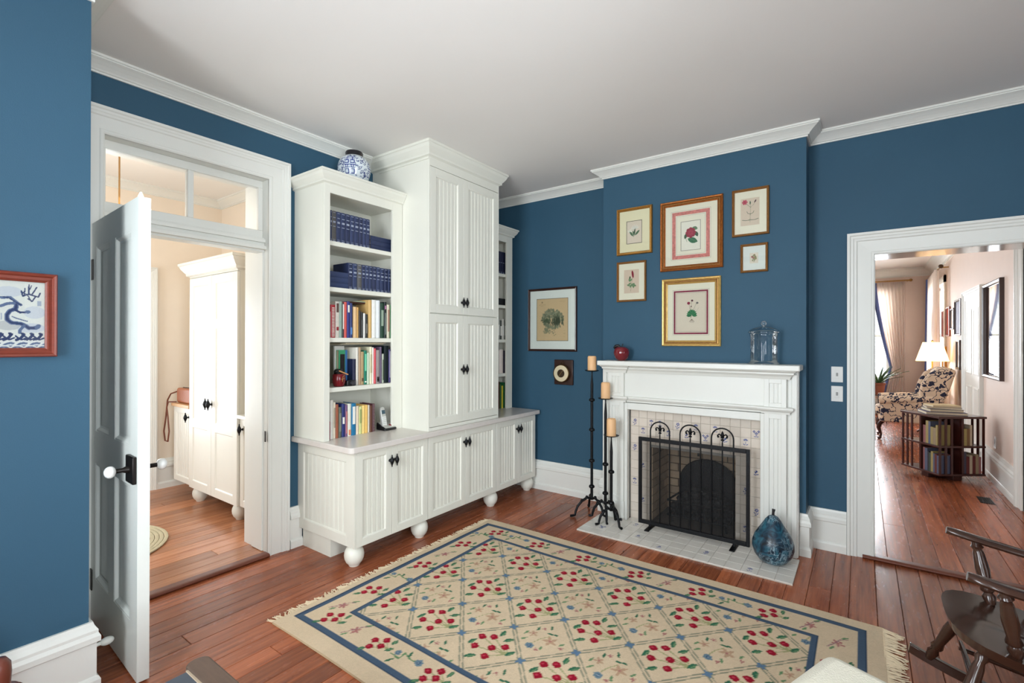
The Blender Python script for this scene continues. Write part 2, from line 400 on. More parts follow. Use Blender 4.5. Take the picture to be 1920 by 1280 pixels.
# jambs
mb = MB(); t = .02
mb.box(XA-.33, DA0-t, FZ, XA+.004, DA0, DAZ); mb.box(XA-.33, DA1, FZ, XA+.004, DA1+t, DAZ); mb.box(XA-.33, DA0-t, DAZ, XA+.004, DA1+t, DAZ+t)
mb.box(XA-.2, DA1-.012, FZ+.005, XA-.055, DA1+.001, 2.134); struct('trim_4', mb, WHITE, 'white jamb of the hall doorway')
mb = MB(); mb.box(XA-.015, DA1-.014, .80, XA+.003, DA1-.011, .875); part('strike_plate', mb, DARKM, bpy.data.objects['trim_4'])
mb = MB()
mb.box(DB0-t, YB-.004, FZ, DB0, YB+.27, DBZ); mb.box(DB1, YB-.004, FZ, DB1+t, YB+.27, DBZ); mb.box(DB0-t, YB-.004, DBZ, DB1+t, YB+.27, DBZ+t)
struct('trim_5', mb, mat('glossy_white_jamb', (226,222,214), .12), 'glossy white jamb of the parlour doorway')
mb = MB(); mb.box(DB0, YB+.03, .82, DB0+.003, YB+.055, .905); part('strike_plate', mb, DARKM, bpy.data.objects['trim_5'])
# thresholds with a rounded nosing
THR = mat('threshold_wood', (110,58,40), .3, noise=.25, nscale=18, stretch=(1,1,1))
nos = [(0, 0), (.018, 0), (.026, .005), (.029, .012), (.026, .019), (.018, .024), (0, .024)]
tmp = MB().sweep([(DA0-.05, 0), (DA1, 0)], [(d, z) for d, z in nos]); mb = MB(); mb.add([(XA+.012+v[1], v[0], v[2]) for v in tmp.v], tmp.f); mb.box(XA-.03, DA0, -.01, XA+.012, DA1, .0235)
struct('trim_6', mb, THR, 'brown wooden threshold of the hall doorway', smooth=40)
mb = MB(); mb.add([(v[0]-DA0-.05+DB0+.03, YB-.012-v[1], v[2]) for v in tmp.v], tmp.f); mb.box(DB0, YB-.012, -.01, DB1, YB+.03, .0235)
struct('trim_7', mb, THR, 'brown wooden threshold of the parlour doorway', smooth=40)

# ---- transom window over the hall door
XT0, XT1 = XA-.12, XA-.075
mb = MB()
mb.box(XT0-.03, DA0, 2.135, XA-.05, DA1, 2.235)                    # transom bar
mb.box(XA-.05, DA0, 2.15, XA-.02, DA1, 2.175); mb.box(XA-.05, DA0, 2.20, XA-.035, DA1, 2.225)
for a, b, c, d in ((DA0, DA1, 2.235, 2.29), (DA0, DA1, 2.59, DAZ), (DA0, .862, 2.29, 2.59), (1.715, DA1, 2.29, 2.59), (1.272, 1.306, 2.29, 2.59)):
    mb.box(XT0, a, c, XT1, b, d)
wn = struct('window_1', mb, WHITE, 'white transom window with two panes over the hall door', bevel=.003)
for a, b in ((.862, 1.272), (1.306, 1.715)):
    p = MB().box(XA-.1, a-.005, 2.285, XA-.096, b+.005, 2.595); part('pane', p, GLASS, wn)

# ---- the open door leaf
def xf(mb, M):
    mb.v = [tuple(M @ Vector(v)) for v in mb.v]; return mb
HG = Vector((XA+.01, .828, 0)); leafM = Matrix.Translation(HG) @ Matrix.Rotation(R(-2.2), 4, 'Z')
LW, LT = .815, .045                                                # leaf runs along local +x, thickness -y
PAINTD = mat('white_door_paint', (226,229,222), .3, noise=.02)
mb = MB()
st = .105; mid = LW/2
for a, b in ((0, st), (LW-st, LW), (mid-.05, mid+.05)): mb.box(a, -LT, .012, b, 0, 2.135)
for a, b in ((.012, .25), (.86, 1.03), (2.0, 2.135)): mb.box(st, -LT, a, mid-.05, 0, b); mb.box(mid+.05, -LT, a, LW-st, 0, b)
door = struct('door_1', xf(mb, leafM), PAINTD, 'white four-panel door standing open into the room')
for xa, xb in ((st, mid-.05), (mid+.05, LW-st)):
    for za, zb in ((.25, .86), (1.03, 2.0)):
        p = MB().box(xa, -LT+.016, za, xb, -.016, zb); part('panel', xf(p, leafM), PAINTD, door)
        m2 = MB()
        for s, y in ((1, -LT), (-1, 0)):
            vframe(m2, [(xa, za), (xb, za), (xb, zb), (xa, zb)], [(0, .014), (0, .001), (.008, .001), (.02, .012), (.03, .014)], lambda v, s=s, y=y: (v[0], y+s*(v[2]), v[1]), closed=True)
        part('panel_moulding', xf(m2, leafM), PAINTD, door)
KX, KZ = LW-.06, .935
mb = MB().box(KX-.055, -LT-.016, KZ-.06, KX+.05, -LT, KZ+.06); part('lock_plate', xf(mb, leafM), DARKM, door, bevel=.004, label='dark metal rim lock')
for s, y in ((-1, -LT-.016), (1, 0)):
    k = MB().lathe([(.016, 0), (.014, .012), (.01, .02), (.01, .05)], n=16, M=Matrix.Translation((KX-.01, y, KZ)) @ Matrix.Rotation(R(-90*s), 4, 'X'))
    kk = part('knob_stem', xf(k, leafM), DARKM, door, smooth=40)
    k = MB().ball((0, 0, .064), .026, sc=(1, 1, .82), M=Matrix.Translation((KX-.01, y, KZ)) @ Matrix.Rotation(R(-90*s), 4, 'X')); part('knob', xf(k, leafM), PORC, kk, smooth=180, label='white porcelain knob')
for z in (.17, 1.83):
    h = MB().lathe([(.009, 0), (.009, .11)], (0, -LT-.006, z), 10); h.box(-.012, -LT-.004, z, .04, -LT+.001, z+.11); h.box(-.03, -LT-.004, z, .012, -LT+.001, z+.11)
    part('hinge', xf(h, leafM), DARKM, door, smooth=40, label='black butt hinge')
# door stop on the return baseboard
ds = thing('door_stop', 'small white door stop on baseboard behind the open door', 'door stop', (-2.78, YC0+.034, .14))
part('stop_rod', MB().lathe([(.02, 0), (.02, .006), (.009, .01), (.008, .05)], n=12, M=Matrix.Translation((-2.78, YC0+.022, .14)) @ Matrix.Rotation(R(-90), 4, 'X')), WHITE, ds, smooth=40)
part('stop_tip', MB().ball((-2.78, YC0+.085, .14), .018, sc=(1, 1.5, 1)), WHITE, ds, smooth=180)

# ================================================================ BUILT-IN CABINETS
XF, XTALL, XBC = -2.70, -2.70, -3.0          # fronts of base units, tall cupboard, bookcases
ZCT = .812                                   # worktop level
def beadboard(mb, axis, front, a0, a1, z0, z1, pitch=.042, depth=.006, thick=.012, sgn=1):
    """grooved panel; axis 'x' faces along x (runs in y), 'y' faces along y"""
    n = max(2, round((a1-a0)/pitch)); w = (a1-a0)/n; pts = []
    for i in range(n):
        s = a0+i*w
        if i: pts += [(s-.004, 0), (s-.001, -depth), (s+.001, -depth), (s+.003, -.001), (s+.0055, .0008), (s+.008, -.001), (s+.009, -depth*.6), (s+.011, 0)]
        else: pts.append((s, 0))
    pts.append((a1, 0)); poly = [(a, front+sgn*d) for a, d in pts]+[(a1, front-sgn*thick), (a0, front-sgn*thick)]
    if axis == 'x': mb.prism([(x, a) for a, x in poly], z0, z1, 'z')
    else: mb.prism(poly, z0, z1, 'z')
    return mb
KNOBP = [(.0005, -.043), (.005, -.038), (.0035, -.032), (.009, -.02), (.0145, -.006), (.0155, 0), (.0145, .006), (.009, .02), (.0035, .032), (.005, .038), (.0005, .043)]
def knob(parent, x, y, z, facing='x', s=1):
    mb = MB()
    if facing == 'x':
        mb.lathe([(.011*s, 0), (.008*s, .004*s), (.0055*s, .008*s), (.0055*s, .02*s)], n=10, M=Matrix.Translation((x, y, z)) @ Matrix.Rotation(R(90), 4, 'Y'))
        mb.lathe([(r*s, h*s) for r, h in KNOBP], (x+.026*s, y, z), 12)
    else:
        mb.lathe([(.011*s, 0), (.008*s, .004*s), (.0055*s, .008*s), (.0055*s, .02*s)], n=10, M=Matrix.Translation((x, y, z)) @ Matrix.Rotation(R(90), 4, 'X'))
        mb.lathe([(r*s, h*s) for r, h in KNOBP], (x, y-.026*s, z), 12)
    return part('knob', mb, BLACK, parent, smooth=50, label='black iron spindle-shaped knob')
def frame_panel(parent, name, axis, front, a0, a1, z0, z1, st=.05, thick=.02, sgn=1, mtl=CABW, bead=True, rails=(), pitch=.042):
    """framed cabinet door or end panel with a recessed panel"""
    mb = MB()
    def bx(m, a, b, c, d, f0, f1): m.box(f0, a, c, f1, b, d) if axis == 'x' else m.box(a, f0, c, b, f1, d)
    b0 = front-sgn*thick
    bx(mb, a0, a0+st, z0, z1, b0, front); bx(mb, a1-st, a1, z0, z1, b0, front); bx(mb, a0+st, a1-st, z0, z0+st, b0, front); bx(mb, a0+st, a1-st, z1-st, z1, b0, front)
    for r in rails: bx(mb, a0+st, a1-st, r, r+st, b0, front)
    d = part(name, mb, mtl, parent, bevel=.0015)
    zs = [z0+st]+[q for r in rails for q in (r, r+st)]+[z1-st]
    for za, zb in zip(zs[::2], zs[1::2]):
        p = MB()
        if bead: beadboard(p, axis, front-sgn*.009, a0+st-.002, a1-st+.002, za-.002, zb+.002, sgn=sgn, pitch=pitch)
        else: bx(p, a0+st-.002, a1-st+.002, za-.002, zb+.002, front-sgn*.018, front-sgn*.009)
        part('beadboard_panel' if bead else 'panel', p, mtl, d)
        m2 = MB(); mapf = (lambda v: (front-sgn*v[2], v[0], v[1])) if axis == 'x' else (lambda v: (v[0], front-sgn*v[2], v[1]))
        vframe(m2, [(a0+st, za), (a1-st, za), (a1-st, zb), (a0+st, zb)], [(0, .0095), (0, .001), (.003, .001), (.007, .005), (.010, .0095)], mapf, closed=True)
        part('panel_moulding', m2, mtl, d)
    return d
FOOTP = [(.034, 0), (.036, .006), (.04, .012), (.054, .028), (.063, .05), (.066, .072), (.063, .094), (.054, .114), (.042, .128), (.036, .134), (.036, .137)]
def foot(parent, x, y, z0=0): part('bun_foot', MB().lathe(FOOTP, (x, y, z0), 28), CABW, parent, smooth=40)
KZB = float(onX(XF+.02, 744, 861)[2])
def base_unit(y0, y1, seam, label, feet, endpanel=False):
    t = thing('base_cabinet', label, 'cabinet', ((XA+XF)/2, (y0+y1)/2, 0))
    mb = MB().box(XA+.003, y0+(.02 if endpanel else 0), .137, XF-.021, y1-.002, .771); part('carcass', mb, CABW, t)
    part('plinth', MB().box(XA+.035, y0+.023, 0, -3.0, y1-.002, .137), CABW, t)
    if endpanel:
        frame_panel(t, 'end_panel', 'y', y0, XA+.003, XF-.021, .137, .771, st=.07, sgn=-1, pitch=.05)
        part('corner_post', MB().box(XF-.0205, y0, .137, XF, y0+.012, .771), CABW, t)
    ya = y0+(.014 if endpanel else .002)
    for a, b, ky in ((ya, seam-.0015, seam-.022), (seam+.0015, y1-.003, seam+.024)):
        d = frame_panel(t, 'door', 'x', XF, a, b, .139, .768)
        knob(d, XF, ky, KZB)
    for f in feet: foot(t, -2.771, f)
    return t
base_unit(1.97, 2.635, 2.283, 'white beadboard base cabinet with two doors at the doorway end', (2.02, 2.612), True)
base_unit(2.636, 3.492, 3.068, 'wide white beadboard base cabinet under the tall cupboard', (3.494,))
base_unit(3.494, 4.142, 3.83, 'white beadboard base cabinet in the corner by the fireplace wall', (4.09,))
# worktop, front-left corner rounded
r = .035; y0, y1, x1 = 1.916, 4.172, -2.666
poly = [(XA+.002, y0)]+[(x1-r+r*math.sin(a), y0+r-r*math.cos(a)) for a in [k*math.pi/16 for k in range(9)]]+[(x1, y1), (XA+.002, y1)]
CT = mat('grey_white_worktop', (214,207,200), .25, noise=.05, nscale=25)
solo('worktop', MB().prism(poly, .772, ZCT, 'z'), CT, 'pale grey worktop running over the three white base cabinets', 'worktop', bevel=.006, seg=3)

SHELVES = (2.213, 1.888, 1.531, 1.178)
def cab_crown(path, z, s=1.0, left=False):
    return MB().sweep(path, [(0, z), (.052*s, z), (.052*s, z-.014*s), (.046*s, z-.018*s), (.04*s, z-.034*s), (.026*s, z-.054*s), (.016*s, z-.066*s), (.016*s, z-.078*s), (.006*s, z-.082*s), (0, z-.086*s)], left=left)
def bookcase(y0, y1, o0, o1, label, crownpath):
    t = thing('bookcase', label, 'bookcase', ((XA+XBC)/2, (y0+y1)/2, ZCT))
    part('side_panel', MB().box(XA+.002, y0, ZCT, XBC-.02, y0+.022, 2.565), CABW, t)
    part('side_panel', MB().box(XA+.002, y1-.022, ZCT, XBC-.02, y1, 2.565), CABW, t)
    part('back_panel', MB().box(XA+.002, y0+.022, ZCT, XA+.014, y1-.022, 2.565), CABW, t)
    part('top_panel', MB().box(XA+.002, y0, 2.565, XBC-.02, y1, 2.61), CABW, t)
    ff = MB(); ff.box(XBC-.02, y0, ZCT, XBC, o0, 2.66); ff.box(XBC-.02, o1, ZCT, XBC, y1, 2.66); ff.box(XBC-.02, o0, 2.54, XBC, o1, 2.66)
    part('face_frame', ff, CABW, t, bevel=.0015)
    for z in SHELVES: part('shelf', MB().box(XA+.014, y0+.022, z-.032, XBC-.022, y1-.022, z), CABW, t, bevel=.003)
    part('crown_moulding', cab_crown(crownpath, 2.688, 1.0), CABW, t)
    part('top_board', MB().box(XA+.002, y0+.002, 2.61, XBC-.022, y1-.002, 2.686), CABW, t)
    return t
bookcase(1.938, 2.634, 1.982, 2.535, 'tall white bookcase between hall doorway and cupboard, blue vase on top', [(XA, 1.938), (XBC, 1.938), (XBC, 2.634)])
bookcase(3.521, 4.147, 3.59, 4.05, 'tall white bookcase in the corner beside the framed map print', [(XBC, 3.521), (XBC, 4.147), (XA, 4.147)])

# tall cupboard reaching the ceiling
Y0, Y1 = 2.637, 3.519
t = thing('tall_cupboard', 'tall white beadboard cupboard with four doors reaching the ceiling', 'cupboard', (XA/2+XTALL/2, (Y0+Y1)/2, ZCT))
part('carcass', MB().box(XA+.002, Y0, ZCT, XTALL-.021, Y1, ZC-.002), CABW, t)
ff = MB()
for a, b, c, d in ((Y0, Y0+.012, .838, 2.868), (Y1-.012, Y1, .838, 2.868), (Y0, Y1, 2.868, ZC-.003), (Y0, Y1, ZCT+.0005, .838)): ff.box(XTALL-.021, a, c, XTALL, b, d)
part('face_frame', ff, CABW, t, bevel=.0015)
part('crown_moulding', cab_crown([(XA, Y0), (XTALL, Y0), (XTALL, Y1), (XA, Y1)], ZC-.001, 1.25), CABW, t)
part('side_fillet', MB().box(XA+.09, Y0-.008, 2.915, XTALL, Y0, 2.93), CABW, t)
ym = 3.034
for z0, z1, kv in ((1.730, 2.864, 568), (.842, 1.722, 692)):
    kz = float(onX(XTALL+.02, 877, kv)[2])
    for a, b, ky in ((Y0+.014, ym-.0015, ym-.02), (ym+.0015, Y1-.014, ym+.024)):
        d = frame_panel(t, 'door', 'x', XTALL, a, b, z0, z1, st=.062); knob(d, XTALL, ky, kz)

# ================================================================ BOOKS
def book(y0, y1, z0, h, d, col, label, group, xf=-3.055, cat='book', marks=None, spiral=False, rough=.6, tilt=0, pagecol=None, cloth=None):
    """a standing book, spine towards the room"""
    w = y1-y0; cm = cloth or mat('cover_%02x%02x%02x' % tuple(col), col, rough, noise=.12, nscale=40)
    t = thing('book', label, cat, (xf-d/2, (y0+y1)/2, z0), group)
    bt = min(.0022, w*.15); c = MB()
    n = 5; arc = [(-.5+i/(n-1.0)) for i in range(n)]
    outer = [(xf-.006+.006*math.cos(a*math.pi*.9), y0+w*(.5+a)) for a in arc]
    poly = [(xf-d, y0)]+outer+[(xf-d, y1), (xf-d, y1-bt), (xf-.008, y1-bt), (xf-.008, y0+bt), (xf-d, y0+bt)]
    c.prism(poly, z0+.0005, z0+h, 'z')
    co = part('cover', c, cm, t)
    pg = MB().box(xf-d+.003, y0+bt, z0+.004, xf-.008, y1-bt, z0+h-.005); part('pages', pg, PAGES, t)
    if marks:
        for (a, b, mc) in marks:
            m = MB().box(xf-.002, y0+w*.22, z0+h*a, xf+.0006, y1-w*.22, z0+h*b); part('spine_title', m, mat('mark_%02x%02x%02x' % tuple(mc), mc, .5), co)
    if spiral:
        s = MB(); k = int(h/.011)
        for i in range(k): s.tube([(xf+.003+.004*math.cos(q), (y0+y1)/2+w*.42*math.sin(q), z0+.006+i*h/k) for q in [j*math.pi/4 for j in range(8)]], .0009, 4, closed=True)
        part('wire_binding', s, mat('wire_metal', (190,190,188), .3, .8), t, kind='stuff')
    if tilt:
        t.rotation_euler = (R(tilt), 0, 0)
    return t
def flat_book(y0, y1, z0, th, d, col, label, group, xf=-3.05, rx=0, name='book', pcol=None, spine='x'):
    t = thing(name, label, 'book', (xf-d/2, (y0+y1)/2, z0), group)
    cm = mat('cover_%02x%02x%02x' % tuple(col), col, .6, noise=.12, nscale=40); bt = min(.0025, th*.12)
    c = MB(); n = 5
    outer = [(xf-.006+.006*math.cos(a*math.pi*.9), z0+th*(.5+a)) for a in [(-.5+i/(n-1.0)) for i in range(n)]]
    poly = [(xf-d, z0)]+outer+[(xf-d, z0+th), (xf-d, z0+th-bt), (xf-.008, z0+th-bt), (xf-.008, z0+bt), (xf-d, z0+bt)]
    tmp = MB().prism(poly, y0, y1, 'y')
    part('cover', tmp, cm, t)
    part('pages', MB().box(xf-d+.003, y0+.004, z0+bt, xf-.008, y1-.004, z0+th-bt), PAGES, t)
    return t
def yb(u, v=500, x=-3.055): return float(onX(x, u, v)[1])
NAVY = (36,52,98); NAVYB = (34,44,74); SIL = (150,158,176)
GS = [(.03, .06, SIL), (.09, .1, SIL), (.5, .52, SIL), (.62, .68, SIL), (.78, .8, SIL), (.94, .955, SIL)]
# two shelves of a matched set in blue cloth
def blue_mat(i): return mat(('navy_cloth_%d' % i), ((36,48,84), (32,42,76), (42,54,90), (88,86,86))[i], .55, noise=.18, nscale=60)
b1 = [619.5, 622.7, 630.7, 639, 648, 656.7, 664.6, 673.3, 680.3, 686.7, 694.0]
h1 = float(onX(-3.055, 694, 412)[2])-SHELVES[0]
for i, (p, q) in enumerate(zip(b1, b1[1:])):
    faded = i == 1
    book(max(yb(p)+.0006, 1.962), yb(q)-.0006, SHELVES[0], h1, .19, (34,50,96), 'faded grey-blue volume standing on the top shelf' if faded else 'dark blue cloth volume standing upright on the top shelf',
         None if faded else 'blue set upright on top shelf', marks=GS, cloth=blue_mat(3 if faded else i % 3))
zz = SHELVES[0]
for i, th in enumerate((.037, .036, .034)):
    flat_book(yb(694.6), yb(733.5+.5*(i == 1)), zz+.0005, th-.001, .2, (34,46,80), 'dark blue volume lying flat on the top shelf, %s of three' % ('bottom', 'middle', 'top')[i], 'blue volumes lying on top shelf'); zz += th
b2 = [653.5, 661.8, 670.5, 678.9, 685.2, 691.9, 698.9, 706.3, 713.4, 720.8, 727.9, 734]
h2 = float(onX(-3.055, 660, 493)[2])-SHELVES[1]
for i, (p, q) in enumerate(zip(b2, b2[1:])):
    faded = i == 2
    book(yb(p)+.0006, min(yb(q)-.0006, 2.61), SHELVES[1], h2*(1.0 if i < 8 else .985), .19, (34,50,96), 'faded grey-blue volume standing on the second shelf' if faded else 'dark blue cloth volume standing upright on the second shelf',
         None if faded else 'blue set upright on second shelf', marks=GS, cloth=blue_mat(3 if faded else (i+1) % 3))
zz = SHELVES[1]
for i, th in enumerate((.04, .038, .04)):
    flat_book(1.965, yb(653)-.002, zz+.0005, th-.001, .2, (42,56,92), 'blue volume lying flat on the second shelf, %s of three' % ('bottom', 'middle', 'top')[i], 'blue volumes lying on second shelf'); zz += th
# mixed books: (left px, right px, top px, colour, label words, spine marks, spiral, set-back)
W_ = (235,232,222)
def row(zs, items, shelfname, xf0):
    for it in items:
        a, b, top, col, words = it[:5]; ex = it[5] if len(it) > 5 else {}
        xf = xf0-ex.get('back', 0)
        y0, y1 = max(yb(a, 600, xf), 1.962)+.0005, min(yb(b, 600, xf), 2.61)-.0005
        h = float(onX(xf, (a+b)/2, top)[2])-zs
        book(y0, y1, zs, max(h, .05), ex.get('d', .16), col, words+' on the '+shelfname, 'books on the '+shelfname, xf=xf, marks=ex.get('m'), spiral=ex.get('sp', False), rough=ex.get('r', .5), cat='book')
T = lambda *m: {'m': list(m)}
row(SHELVES[2], [
 (618.6, 620.6, 584, (176,170,160), 'thin grey pamphlet'),
 (620.7, 629.4, 571, (176,34,46), 'red book with white dotted spine', T(*[(.04+.045*k, .062+.045*k, W_) for k in range(20)])),
 (629.6, 636.8, 565, (222,216,204), 'white book with brown patch on spine', T((.7, .95, (96,72,64)), (.2, .3, (150,40,48)))),
 (637.0, 642.2, 565, (146,168,156), 'sage green book'),
 (642.4, 645.6, 567, (30,30,32), 'black book with white spine title', T((.25, .95, W_))),
 (645.8, 651.0, 566, (206,84,76), 'coral red book'),
 (651.2, 656.6, 565, (40,44,120), 'royal blue book', T((.7, .9, W_))),
 (656.8, 661.6, 568, (32,48,104), 'slim blue book', T((.1, .3, (90,140,200)))),
 (663.2, 669.8, 575, (224,186,136), 'tan paperback'),
 (670.0, 673.0, 576, (196,150,76), 'thin mustard book'),
 (673.2, 677.2, 582, (52,42,36), 'dark brown paperback'),
 (677.4, 681.4, 585, (20,20,20), 'narrow black paperback', T((.1, .7, (80,80,78)))),
 (681.6, 685.6, 587, (230,228,222), 'slim white paperback'),
 (685.8, 690.2, 589, (36,36,34), 'charcoal paperback', T((.2, .6, (120,118,112)))),
 (691.5, 697.4, 562, (214,176,112), 'manila folder'),
 (697.8, 705.6, 562, (236,236,232), 'thick white binder'),
 (705.8, 713.0, 563, (228,232,236), 'white binder beside the dark green book', ),
 (713.6, 720.8, 568, (34,66,50), 'dark green book', T((.35, .8, (150,168,150)))),
 (721.0, 725.4, 566, (26,34,34), 'black-green book with pink label', T((.8, .9, (190,130,170)), (.1, .7, (120,130,126)))),
 (725.8, 731.8, 571, (228,222,196), 'cream book', T((.2, .85, (190,150,130)))),
 (732.0, 734.4, 571, (32,132,68), 'thin bright green book')], 'third shelf', -3.06)
flat_book(yb(661), yb(692), SHELVES[2]+.262, .012, .15, (70,40,30), 'thin brown folder lying across the books on the third shelf', 'loose papers on third shelf', xf=-3.1)
flat_book(yb(675), yb(697), SHELVES[2]+.2745, .006, .15, (190,220,196), 'pale green pamphlet lying on top of the brown folder', 'loose papers on third shelf', xf=-3.1)
row(SHELVES[3], [
 (662.2, 668.4, 673, (24,28,62), 'navy notebook'),
 (668.6, 673.0, 651, (232,226,214), 'white notebook with wire binding', {'sp': True}),
 (673.2, 677.4, 651, (186,156,124), 'light brown book'),
 (677.6, 683.2, 659, (176,150,108), 'khaki book', T((.1, .2, (90,70,50)))),
 (683.4, 688.8, 657, (0,118,92), 'emerald green book', T((.4, .9, (120,210,170)), (.06, .1, W_))),
 (689.0, 693.8, 661, (196,212,186), 'pale green book'),
 (694.0, 698.6, 650, (226,220,190), 'pale yellow book', T((.3, .8, (190,176,140)))),
 (698.8, 701.6, 651, (240,232,222), 'thin ivory book'),
 (701.8, 706.0, 653, (214,84,92), 'salmon red book'),
 (706.2, 712.8, 656, (150,142,140), 'grey book with black foot', T((.05, .2, (30,24,26)), (.1, .14, (220,180,180)))),
 (713.0, 716.8, 650, (96,80,104), 'dusty purple book'),
 (717.0, 720.8, 663, (178,186,168), 'grey-green paperback', T((.1, .8, (80,96,74)))),
 (721.0, 729.6, 648, (14,30,34), 'thick black-green book'),
 (729.8, 734.4, 655, (92,80,140), 'violet book', T((.15, .95, (210,206,224))))], 'fourth shelf', -3.06)
# green picture book leaning face-out
t = thing('book', 'green book with dark cover picture leaning face-out on the fourth shelf', 'book', (-3.1, yb(645), SHELVES[3]), 'books on the fourth shelf')
GX = -3.128; gy0 = yb(635, 690, GX); gy1 = yb(662.2, 600, -3.06)-.002; gz1 = float(onX(GX, 650, 656)[2])
gm = mat('green_cover', (70,168,120), .35)
part('cover', MB().box(GX-.003, gy0, SHELVES[3]+.001, GX, gy1, gz1).box(GX-.029, gy1-.003, SHELVES[3]+.001, GX-.003, gy1, gz1).box(GX-.032, gy0, SHELVES[3]+.001, GX-.029, gy1, gz1), gm, t)
part('pages', MB().box(GX-.029, gy0+.002, SHELVES[3]+.004, GX-.003, gy1-.003, gz1-.004), PAGES, t)
part('cover_picture', MB().box(GX, gy0+.012, SHELVES[3]+.07, GX+.0008, gy1-.022, gz1-.03), mat('dark_photo', (38,34,34), .4, noise=.8, nscale=30), t)
part('blue_edge', MB().box(GX, gy1-.018, SHELVES[3]+.002, GX+.0007, gy1, gz1), mat('blue_strip', (56,110,170), .4), t)
t = thing('writing_pad', 'white pad standing behind the green picture book', 'pad', (GX-.045, (gy0+gy1)/2, SHELVES[3]))
part('sheets', MB().box(GX-.05, gy0-.01, SHELVES[3]+.001, GX-.036, gy1-.001, gz1+.03), mat('white_paper', (228,228,222), .8), t)
part('backing_card', MB().box(GX-.053, gy0-.01, SHELVES[3]+.001, GX-.05, gy1-.001, gz1+.034), mat('grey_card', (120,116,108), .8), t)
for i, (a, b, dz, c) in enumerate(((641, 722, .0, (206,196,170)), (652, 726, .008, (226,214,190)))):
    flat_book(yb(a), yb(b), SHELVES[3]+.303+dz, .006, .17, c, 'thin %s magazine lying on top of the fourth shelf books' % ('tan', 'ivory')[i], 'magazines on the fourth shelf', xf=-3.07)
row(ZCT, [
 (618.4, 620.4, 790, (140,26,50), 'thin crimson book'),
 (620.6, 626.0, 750, (232,228,218), 'white paperback'),
 (626.2, 630.4, 754, (236,226,204), 'cream paperback', T((.3, .85, (170,160,140)))),
 (630.6, 636.0, 758, (158,88,60), 'rust brown book'),
 (636.2, 641.8, 763, (86,92,78), 'grey-green book', T((.2, .8, (130,134,120)))),
 (642.0, 648.2, 757, (26,40,104), 'navy book with white oval label', T((.4, .6, W_))),
 (648.4, 653.0, 759, (110,76,116), 'purple patterned book', T((.1, .8, (190,120,120)))),
 (653.2, 659.8, 757, (222,222,208), 'ivory book with orange foot', T((.03, .2, (222,140,104)))),
 (660.0, 668.8, 756, (18,112,156), 'bright blue book with white title', T((.35, .9, W_))),
 (669.0, 674.2, 761, (226,206,180), 'pale pink book'),
 (674.4, 680.0, 762, (204,208,140), 'pale lime book', T((.4, .9, (150,160,100)))),
 (680.2, 685.6, 760, (238,204,124), 'yellow book'),
 (685.8, 691.0, 759, (226,184,98), 'golden yellow book'),
 (691.2, 694.0, 759, (216,208,194), 'slim pad with wire binding', {'sp': True}),
 (694.2, 699.0, 760, (104,62,44), 'chocolate brown book'),
 (699.2, 704.4, 757, (84,40,48), 'maroon notebook with wire binding', {'sp': True})], 'worktop', -3.04)
# corner bookcase: the few books its opening shows
CG = 'books in the corner bookcase'
def cbook(u0, u1, zs, h, col, words, m=None, xf=-3.05):
    book(float(onX(xf, u0, 600)[1]), float(onX(xf, u1, 600)[1])-.001, zs, h, .17, col, words+' in the corner bookcase', CG, xf=xf, marks=m)
for a, b in ((930, 934), (934, 938), (938, 942), (942, 946), (946, 950)):
    cbook(a, b, SHELVES[0], .235, (22,28,58), 'dark navy volume on the top shelf', GS[:3])
flat_book(float(onX(-3.04, 930, 560)[1]), float(onX(-3.04, 950, 560)[1]), SHELVES[1]+.0005, .07, .2, (20,22,26), 'thick black book lying flat in the corner bookcase', CG, xf=-3.04)
for a, b, h, c, w in ((930, 934, .24, (70,74,76), 'dark grey book'), (934, 938, .22, (176,176,168), 'grey-white book'), (938, 941.5, .2, (60,66,62), 'charcoal book'), (941.5, 946, .215, (206,204,196), 'white book'), (946, 950, .205, (130,132,124), 'mid grey book')):
    cbook(a, b, SHELVES[2], h, c, w+' on the middle shelf', [(.2, .7, (230,230,224))])
for a, b, h, c, w in ((932, 937, .24, (212,206,196), 'off-white binder'), (937, 944, .25, (226,214,206), 'pinkish white binder'), (944, 949.5, .235, (58,54,66), 'dark grey binder')):
    cbook(a, b, SHELVES[3], h, c, w+' on the fourth shelf')
for a, b, h, c, w in ((932, 938, .28, (78,26,22), 'dark red book'), (938, 941.5, .25, (40,80,40), 'dark green book'), (941.5, 944.5, .235, (196,180,50), 'yellow-green book'), (944.5, 950, .265, (26,96,54), 'bright green book')):
    cbook(a, b, ZCT, h, c, w+' on the worktop')

# red bowl and black camera on the fourth shelf
c0 = onX(-3.09, 634, 712); by = yb(635.5, 700, -3.072); bz = SHELVES[3]
t = thing('red_pot', 'dark red pot with gold mark and black trinkets on the fourth shelf', 'pot', (-3.072, by, bz))
REDP = mat('dark_red_glaze', (104,14,22), .22, noise=.15, nscale=12)
part('bowl', MB().lathe([(.026, .0005), (.036, .004), (.045, .028), (.048, .055), (.045, .084), (.039, .092), (.036, .088), (.04, .078), (.03, .03), (.001, .02)], (-3.072, by, bz), 28), REDP, t, smooth=50)
part('trinket', MB().ball((-3.075, by-.012, bz+.108), .026, sc=(1, 1, .8)).ball((-3.06, by+.008, bz+.118), .014).box(-3.095, by-.028, bz+.08, -3.05, by+.002, bz+.112), mat('black_enamel', (16,16,18), .25), t, smooth=60)
part('wooden_stick', MB().box(-.006, -.05, 0, .006, .03, .008, Matrix.Translation((-3.05, by+.03, bz+.092)) @ Matrix.Rotation(R(-22), 4, 'X')), mat('pale_wood', (196,140,90), .5), t)
g = MB(); X = -3.072+.049
